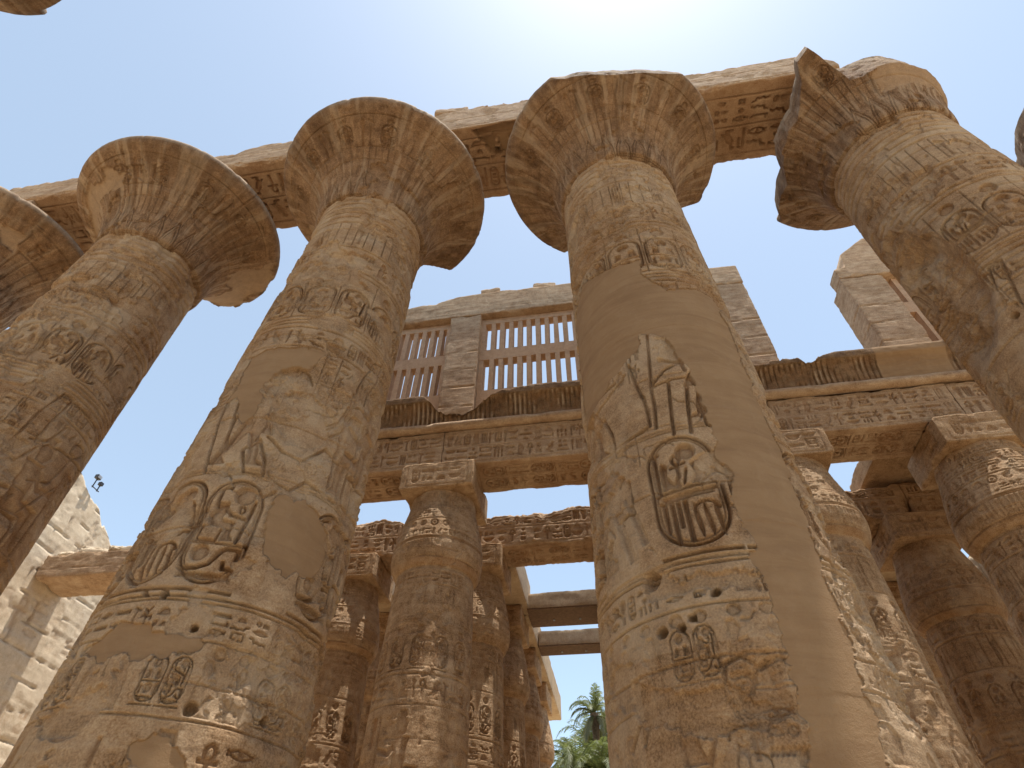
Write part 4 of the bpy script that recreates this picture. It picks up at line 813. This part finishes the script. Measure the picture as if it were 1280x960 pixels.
# beams running away from the camera, restored smooth, and cross beams
LG = 'restored smooth beams of the back aisles'
yb = [(YE + .81, 26.0), (26.01, 30.6), (30.61, 35.2), (35.21, 40.5)]
for q, (a, b) in enumerate(yb):
    me = relief_box('stone_beam', -1.25 if q < 1 else -1.3, 1.3 + (.1 if q == 0 else .0), -(b - a) / 2, (b - a) / 2, 0, 1.45 - .06 * (q % 2), .08, chip=.025, seed=160 + q, origin=(-5, a, ZS), rough=.02)
    tag(link('stone_beam', me, M['concrete'], None, (-5.0, (a + b) / 2, ZS)), 'smooth receding beam left of the palms, ' + ['nearest of the four', 'second of the four', 'third of the four', 'farthest of the four'][q], 'beam', LG)
for q, (y0, y1, h) in enumerate(((25.3, 27.2, .72), (29.3, 30.5, .72))):
    o = relief_box('cross_beam', -3.0, 3.0, 0, y1 - y0, 0, h, .09, chip=.03, seed=170 + q, origin=(0, y0, ZS), rough=.03)
    root = link('cross_beam', o, M['concrete'], None, (-.68, y0, ZS)); mb = MB(); mb.box((0, (y1 - y0) / 2, -.02), (5.98, y1 - y0 - .06, .06)); sb = mb.build('dark_underside', M['dark_brown'], root)
    for bxp in (-1.9, -.7, .3):
        mb = MB(); mb.tube([(bxp, (y1 - y0) * .62, -.02), (bxp, (y1 - y0) * .62, -.09)], [.05, .05], 8); mb.build('bolt', M['lens'], sb)
    tag(root, ['nearer and thicker of two plain cross beams above the palm trees', 'farther and thinner of two plain cross beams above the palm trees'][q], 'beam', LG)
for i, q0 in ((4, 0), (5, 1), (2, 2), (0, 3)):
    yy0, yy1 = YE + .81, 26.9 if i != 2 else 31.5
    me = relief_box('stone_beam', -1.15, 1.15, -(yy1 - yy0) / 2, (yy1 - yy0) / 2, 0, 1.4, .1, chip=.04, seed=180 + q0, origin=(XD[i], 20, ZS), rough=.03)
    tag(link('stone_beam', me, M['concrete'], None, (XD[i], (yy0 + yy1) / 2, ZS)), ['receding beam behind the dark orange-banded column', 'receding beam at the far right behind the shaded columns', 'receding beam on the right side of the palm gap', 'receding beam behind the square-patched giant column'][q0], 'beam', LG)
# roof slabs still in place on the right
for q, x in enumerate((11.3, 13.7, 16.1, 18.5)):
    me = relief_box('roof_slab', -1.18, 1.18, -2.65, 2.75, 0, .75, .12, chip=.06, seed=190 + q, origin=(x, 18, 15.6), rough=.05)
    tag(link('roof_slab', me, M['dark_stone'], None, (x, 18.75, 15.66)), 'dark roof slab over the right aisle, ' + ['nearest the gap of sky', 'second from the gap of sky', 'third from the gap of sky', 'farthest from the gap of sky'][q], 'roof slab', 'roof slabs of the right aisle')

# ------------------------------------------------------------------ cornice with round moulding
def cornice(name_root, x0, x1, top, label, seed, smooth_from=None):
    root = empty('cornice', (x0, YD - 1.0, 15.42), label, 'cornice', 'cornice along the aisle beams')
    # round moulding
    n = int((x1 - x0) / .05); a = np.radians(np.arange(0, 360, 15)); xs = np.linspace(0, x1 - x0, n)
    A, X = np.meshgrid(a, xs); nn = fbm(X + x0, np.cos(A) * .3, np.sin(A) * .3, 1.6, 4, seed); R = .185 - .05 * np.clip(nn - .5, 0, 1) * 3
    V = np.stack([X, R * np.cos(A) + .03, R * np.sin(A) + .19], -1).reshape(-1, 3)
    F = grid_faces(n, len(a), True)[:, ::-1]; link('round_moulding', np_mesh('round_moulding', V, F, np.zeros((len(V), 3))), M['arch'], root)
    # hollow leaf moulding with lip
    cur = [(.13, .36), (.12, .45), (.10, .62), (.06, .84), (.0, 1.04), (-.09, 1.22), (-.19, 1.34), (-.22, 1.37), (-.23, 1.46), (-.23, 1.60), (-.21, 1.68), (-.1, 1.70), (.2, 1.70), (.8, 1.70), (1.0, 1.7), (1.0, 1.0), (1.0, .4)]
    P = np.array(cur); Lc = np.concatenate([[0], np.cumsum(np.hypot(*np.diff(P, axis=0).T))]); tt = np.concatenate([np.arange(0, Lc[10], .028), Lc[10:]])
    yy = np.interp(tt, Lc, P[:, 0]); zz = np.interp(tt, Lc, P[:, 1]); n = int((x1 - x0) / .024); xs = np.linspace(0, x1 - x0, n)
    X, T = np.meshgrid(xs, tt); Yp = np.repeat(yy[:, None], n, 1); Zp = np.repeat(zz[:, None], n, 1)
    fl = np.abs(((X + x0) / .17) % 1 - .5); cut = sstep(.12, .03, fl) * (T < Lc[6]) * (T > .03); nn = fbm(X + x0, Yp, Zp, 1.7, 4, seed + 1); n2 = fbm(X + x0, Yp, Zp, 6, 4, seed + 2)
    w = .15 + 1.1 * sstep(.38, .58, nn)
    if smooth_from: w = w * (1 - sstep(smooth_from[0], smooth_from[0] + .1, X + x0) * sstep(smooth_from[1], smooth_from[1] - .1, X + x0))
    Yp += cut * .075 * w + (n2 - .5) * .03 + (nn - .5) * .05
    cz = np.interp(xs + x0, [p[0] for p in top], [(p[1] - 1.6) * 1.016 + 1.6 - 15.42 for p in top]) + .34 * (fbm(xs + x0, xs * 0, xs * 0, 2.4, 6, seed + 4, .65) - .5) + .10 * (((np.sin(np.floor((xs + x0) / .45 + .3 * np.sin((xs + x0) * 3)) * 12.99) * 43758.5) % 1) - .5)
    over = Zp > cz[None, :]
    Zn = np.where(over, cz[None, :] + .12 * (n2 - .5) - .04 * np.clip(Zp - cz[None, :], 0, 1), Zp)
    kk = np.where(over, np.clip((Zp - cz[None, :]) / .5, 0, 1), 0); Yn = np.where(over & (Yp < .6), Yp + .26 * kk * (Yp < 0) + .0, Yp)
    V = np.stack([X, Yn, Zn], -1).reshape(-1, 3)
    col = np.stack([(1 - w / w.max()) * 0 + (sstep(smooth_from[0], smooth_from[0] + .1, X + x0) * sstep(smooth_from[1], smooth_from[1] - .1, X + x0) if smooth_from else 0 * X), .22 * sstep(.42, .6, n2) * (T < Lc[6]), 0 * X], -1).reshape(-1, 3)
    rib = sstep(.25, .45, fl) * (T < Lc[6]) * sstep(.4, .62, fbm(X + x0, Yp, Zp * .25, 5, 3, seed + 8)) * .5 * sstep(.45, .6, nn)
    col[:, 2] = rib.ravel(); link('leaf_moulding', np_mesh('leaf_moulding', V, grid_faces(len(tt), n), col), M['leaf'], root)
    return root
cornice('a', -11.8, 1.6, [(-12, 16.8), (-9, 16.9), (-7.4, 16.85), (-6.15, 17.0), (-5.75, 16.5), (-5.1, 15.95), (-4.45, 16.0), (-3.75, 16.35), (-3.05, 16.7), (-1.45, 16.9), (-.4, 16.78), (1.6, 16.8)], 'broken cornice with a deep notch below the clerestory window, left of the plastered giant', 200)
cornice('b', 1.61, 20, [(1.6, 16.8), (5.9, 16.66), (7.25, 16.74), (7.42, 16.5), (7.8, 16.62), (8.25, 16.86), (9.5, 16.95), (20, 16.95)], 'cornice at the right, its middle stretch restored smooth', 210, (9.6, 11.9))

# ------------------------------------------------------------------ clerestory
YC = 14.98
def clerestory(x_ranges, windows, x0, x1, label, tops, seed, zl=22.25, thick=1.55):
    root = empty('clerestory_wall', (x0, YC, 15.42), label, 'wall', 'clerestory walls')
    def part(nm, a, b, ya, yb_, za, zb, m, s, chip=.04, deco=None, res=.05, lay=None):
        me = relief_box(nm, a - x0, b - x0, ya - YC, yb_ - YC, za - 15.42, zb - 15.42, res, deco, chip, s, (x0, YC, 15.42), .035, lay); return link(nm, me, m, root)
    for q, (a, b) in enumerate(x_ranges):
        def d(f):
            for k in range(1, 5): f.hline(f.t[0] + 1.02 * k + .25, .03, .03, wob=.015)
        part('pier', a, b, YC, YC + thick, 15.5, zl - .012, M['arch'], seed + q, .035, {'front': d, 'left': d})
    def lt(o, C, wx, wy, wz):
        tz = sstep(zl + .5, zl + 1.0, wz); drop = np.interp(wx, [t[0] for t in tops], [t[1] for t in tops]); o[:, 2] += tz * (drop - (zl + 1.25)); return o, C
    part('lintel', x0, x1, YC - .03, YC + .74, zl, zl + 1.25, M['arch'], seed + 20, .05, {'front': lambda f: f.hline(f.t[0] + .13, .03, .02)}, .05, lt)
    for q, (a, b) in enumerate(windows):
        mb = MB(); ya, yb_ = YC + .32, YC + .70; n = int((b - a - .2) / .38); st = (b - a - .2) / n
        rg = random.Random(seed + q)
        def bx(xa, xb, za, zb): mb.box(((xa + xb) / 2 - x0, (ya + yb_) / 2 - YC, (za + zb) / 2 - 15.42), (xb - xa, yb_ - ya, zb - za), jit=.012, rng=rg)
        bx(a, b, 21.9, zl); bx(a, b, 19.55, 20.15); bx(a, b, 15.5, 17.8)
        for k in range(n + 1):
            c = a + .1 + st * k + rg.uniform(-.012, .012)
            xa, xb = (a, c + .06 + .02) if k == 0 else ((c - .12, b) if k == n else (c - st / 2 + .075 + st / 2 - .13 + 0, c + .13))
            for za, zb in ((17.8, 19.55), (20.15, 21.9)): bx(xa, xb, za, zb)
        mb.build('window_grille', M['grille'], root)
    return root
clerestory([(-5.5, -4.15), (1.0, 2.6), (4.4, 6.85), (-11.8, -9.9)], [(-9.9, -5.5), (-4.15, 1.0), (2.6, 4.4)], -11.8, 6.85, 'clerestory wall with two barred stone windows above the broken cornice', [(-12, 23.3), (-7.5, 23.35), (-5.9, 23.6), (-5.6, 23.75), (-3, 23.85), (7, 23.5)], 220)
c2 = clerestory([(10.4, 11.95), (16.5, 18.2)], [(11.95, 16.5)], 10.4, 18.2, 'clerestory pier and barred window standing alone above the right end of the cornice', [(10.4, 22.35), (10.85, 22.4), (11.0, 23.3), (11.5, 23.7), (12.2, 24.3), (18, 24.4)], 240, 21.7, 1.15)
block(-3.85, 15.4, 23.86, (.85, .7, .42), 'squarish loose block on the clerestory wall above the left end of the barred window', 31, .05, RB)
block(-1.4, 15.4, 23.86, (1.0, .7, .36), 'wedge shaped loose slab on the clerestory wall beside the plastered giant column', 32, .1, RB)
block(6.1, 15.3, 23.5, (.35, .4, .16), 'tiny pale chip on the clerestory wall just right of the plastered giant column', 33, .1, RB)

# ------------------------------------------------------------------ pale end wall
def wall_deco(f):
    r = random.Random(3); z = .6; 
    while z < f.t[-1]:
        f.hline(z, .035, .05, wob=.02)
        s = f.s[0] + r.uniform(.2, 1.6)
        while s < f.s[-1]: f.vline(s, z, min(z + .95, f.t[-1]), .03, .045); s += r.uniform(1.0, 2.2)
        z += .98
    f.text(f.s[0], f.s[-1], 8.2, 9.7, .02); f.text(f.s[0], f.s[-1], 11.8, 13.3, .02); f.figure('k0', 21.6 - 21, 14, 4, .03)
def lay(o, C, wx, wy, wz):
    # ragged, stepped broken top falling toward the back
    step = np.floor((wy + 60) / 1.1 + .5) ; rnd = (np.sin(step * 12.9898) * 43758.5453) % 1
    lim = np.interp(wy, [-20, 10, 18.2, 19.3, 20.3, 21.2, 21.9, 22.8, 24.2, 26, 40], [21, 21, 20.4, 19.4, 18.9, 18.6, 17.9, 17.4, 16.3, 15.6, 14.5]) + (rnd - .5) * .55
    zz = o[:, 2]; o[:, 2] = np.where(zz > lim, lim + .15 * (fbm(wx, wy, wz * 0, 3, 4, 2) - .5), zz)
    ox = fbm(wx * 0, np.floor(wy / 1.3), np.floor(wz / .98), 3.3, 1, 4); o[:, 0] += (ox - .5) * .06 - np.maximum(wz, 0) * .085 + 1.2
    C[:, 2] = .25 * ox; return o, C
me = relief_box('end_wall', -3.5, 0, -24, 18, 0, 21, .08, {'right': wall_deco}, .10, 260, (-24.4, 21, 0), .08, lay, maxn=600)
o = tag(link('end_wall', me, M['pylon'], None, (-24.4, 21, 0)), 'tall pale sunlit end wall of coursed blocks with a ragged stepped top, at the left', 'wall')
# floodlight on the wall
fl = empty('floodlight', (-24.6, 20.05, 19.25), 'small black floodlight on top of the pale end wall at the left', 'floodlight')
mb = MB(); mb.box((0, 0, .25), (.2, .28, .2), jit=.0); hs = mb.build('housing', M['black'], fl, .02); mb = MB(); mb.box((0, .34, .08), (.18, .2, .17)); mb.build('housing', M['black'], fl, .02)
mb = MB(); mb.box((.11, 0, .25), (.02, .22, .15)); mb.build('lens', M['lens'], hs); mb = MB(); mb.tube([(0, 0, -.35), (0, 0, .2)], [.03, .03]); mb.tube([(0, .34, -.35), (0, .34, .05)], [.03, .03]); mb.tube([(0, -.05, -.3), (0, .47, -.3)], [.025, .025]); mb.build('bracket', M['black'], fl)
# pale far block seen through the gap on the right
block(15.75, 26.0, 13.2, (1.0, 1.2, 1.9), 'pale bright block glimpsed between the dark column and the far right column', 35, 0, None, 'pylon')

# ------------------------------------------------------------------ palms
def frond(mb, base, az, el, L, droop, rng, nleaf=26, lw=.035):
    p = Vector(base); d = Vector((math.cos(az) * math.cos(el), math.sin(az) * math.cos(el), math.sin(el))); pts = [p.copy()]; n = 12
    for k in range(n):
        d = (d + Vector((0, 0, -droop * (k + 1) / n * .32))).normalized(); p = p + d * (L / n); pts.append(p.copy())
    mb.tube([tuple(q) for q in pts[::2]], [.035 * (1 - i / 8) + .008 for i in range(len(pts[::2]))], 4)
    side0 = Vector((-math.sin(az), math.cos(az), 0))
    for k in range(nleaf):
        t = .12 + .88 * k / nleaf; i = min(int(t * n), n - 1); q = pts[i].lerp(pts[i + 1], t * n - i); tg = (pts[i + 1] - pts[i]).normalized()
        ll = L * .17 * math.sin(math.pi * (.15 + .8 * t)) + .1
        for s in (-1, 1):
            dirn = (side0 * s * .75 + tg * .65 + Vector((0, 0, .25 - .55 * rng.random()))).normalized(); tip = q + dirn * ll * rng.uniform(.85, 1.1) + Vector((0, 0, -ll * .25))
            w = tg * lw; b = len(mb.v); mid = q.lerp(tip, .5) + Vector((0, 0, ll * .06))
            mb.v += [tuple(q - w * .4), tuple(mid - w), tuple(tip), tuple(mid + w), tuple(q + w * .4)]; mb.f.append((b, b + 1, b + 2, b + 3, b + 4))
def palm(x, y, h, label, seed, tall=True, skirt=True, L=2.7, cr=1.0, nf=26):
    rng = random.Random(seed); root = empty('palm_tree', (x, y, 0), label, 'palm tree', 'palms beyond the hall')
    mb = MB(); n = 26; pts = []; rs = []
    for k in range(n + 1):
        t = k / n; pts.append((.25 * math.sin(t * 2.2) * .6, .1 * math.sin(t * 3), h * t)); rs.append(.24 - .07 * t + (.03 if k % 2 else 0) + (.16 * sstep(.86, .97, np.array(t)) if t > .8 else 0))
    mb.tube(pts, [float(q) for q in rs], 12); mb.build('trunk', M['bark'], root, smooth=False)
    tx, ty = pts[-1][0], pts[-1][1]; mb = MB()
    for k in range(nf): frond(mb, (tx, ty, h), rng.uniform(0, 6.28), rng.uniform(.15, 1.35), L * rng.uniform(.75, 1.05), rng.uniform(.8, 1.5), rng)
    mb.build('crown', M['leaf_a'], root)
    if skirt:
        mb = MB()
        for k in range(16): frond(mb, (tx, ty, h - .2), rng.uniform(0, 6.28), rng.uniform(-.5, .2), L * rng.uniform(.6, .9), rng.uniform(1.2, 2.2), rng)
        mb.build('old_fronds', M['leaf_dry'] if seed % 2 else M['leaf_b'], root)
    return root
palm(-2.15, 50.0, 17.2, 'tall date palm with upright bright crown, its dark trunk in front of the others', 1, L=2.6, nf=22)
palm(-1.2, 55.0, 16.9, 'drooping grey green palm behind and right of the tall date palm', 2, L=4.2, nf=44)
palm(-3.0, 56.0, 16.6, 'drooping grey green palm behind and left of the tall date palm', 3, L=3.8, nf=40)
palm(-4.6, 58.0, 16.2, 'palm tip at the left of the gap, beside the receding columns', 4, L=3.0, nf=30)
palm(-3.6, 48.0, 12.9, 'low bushy palm at the bottom of the gap on the left', 5, L=3.8, nf=60)
palm(-1.9, 47.0, 12.2, 'low bushy palm at the bottom of the gap on the right', 6, L=3.6, nf=60)
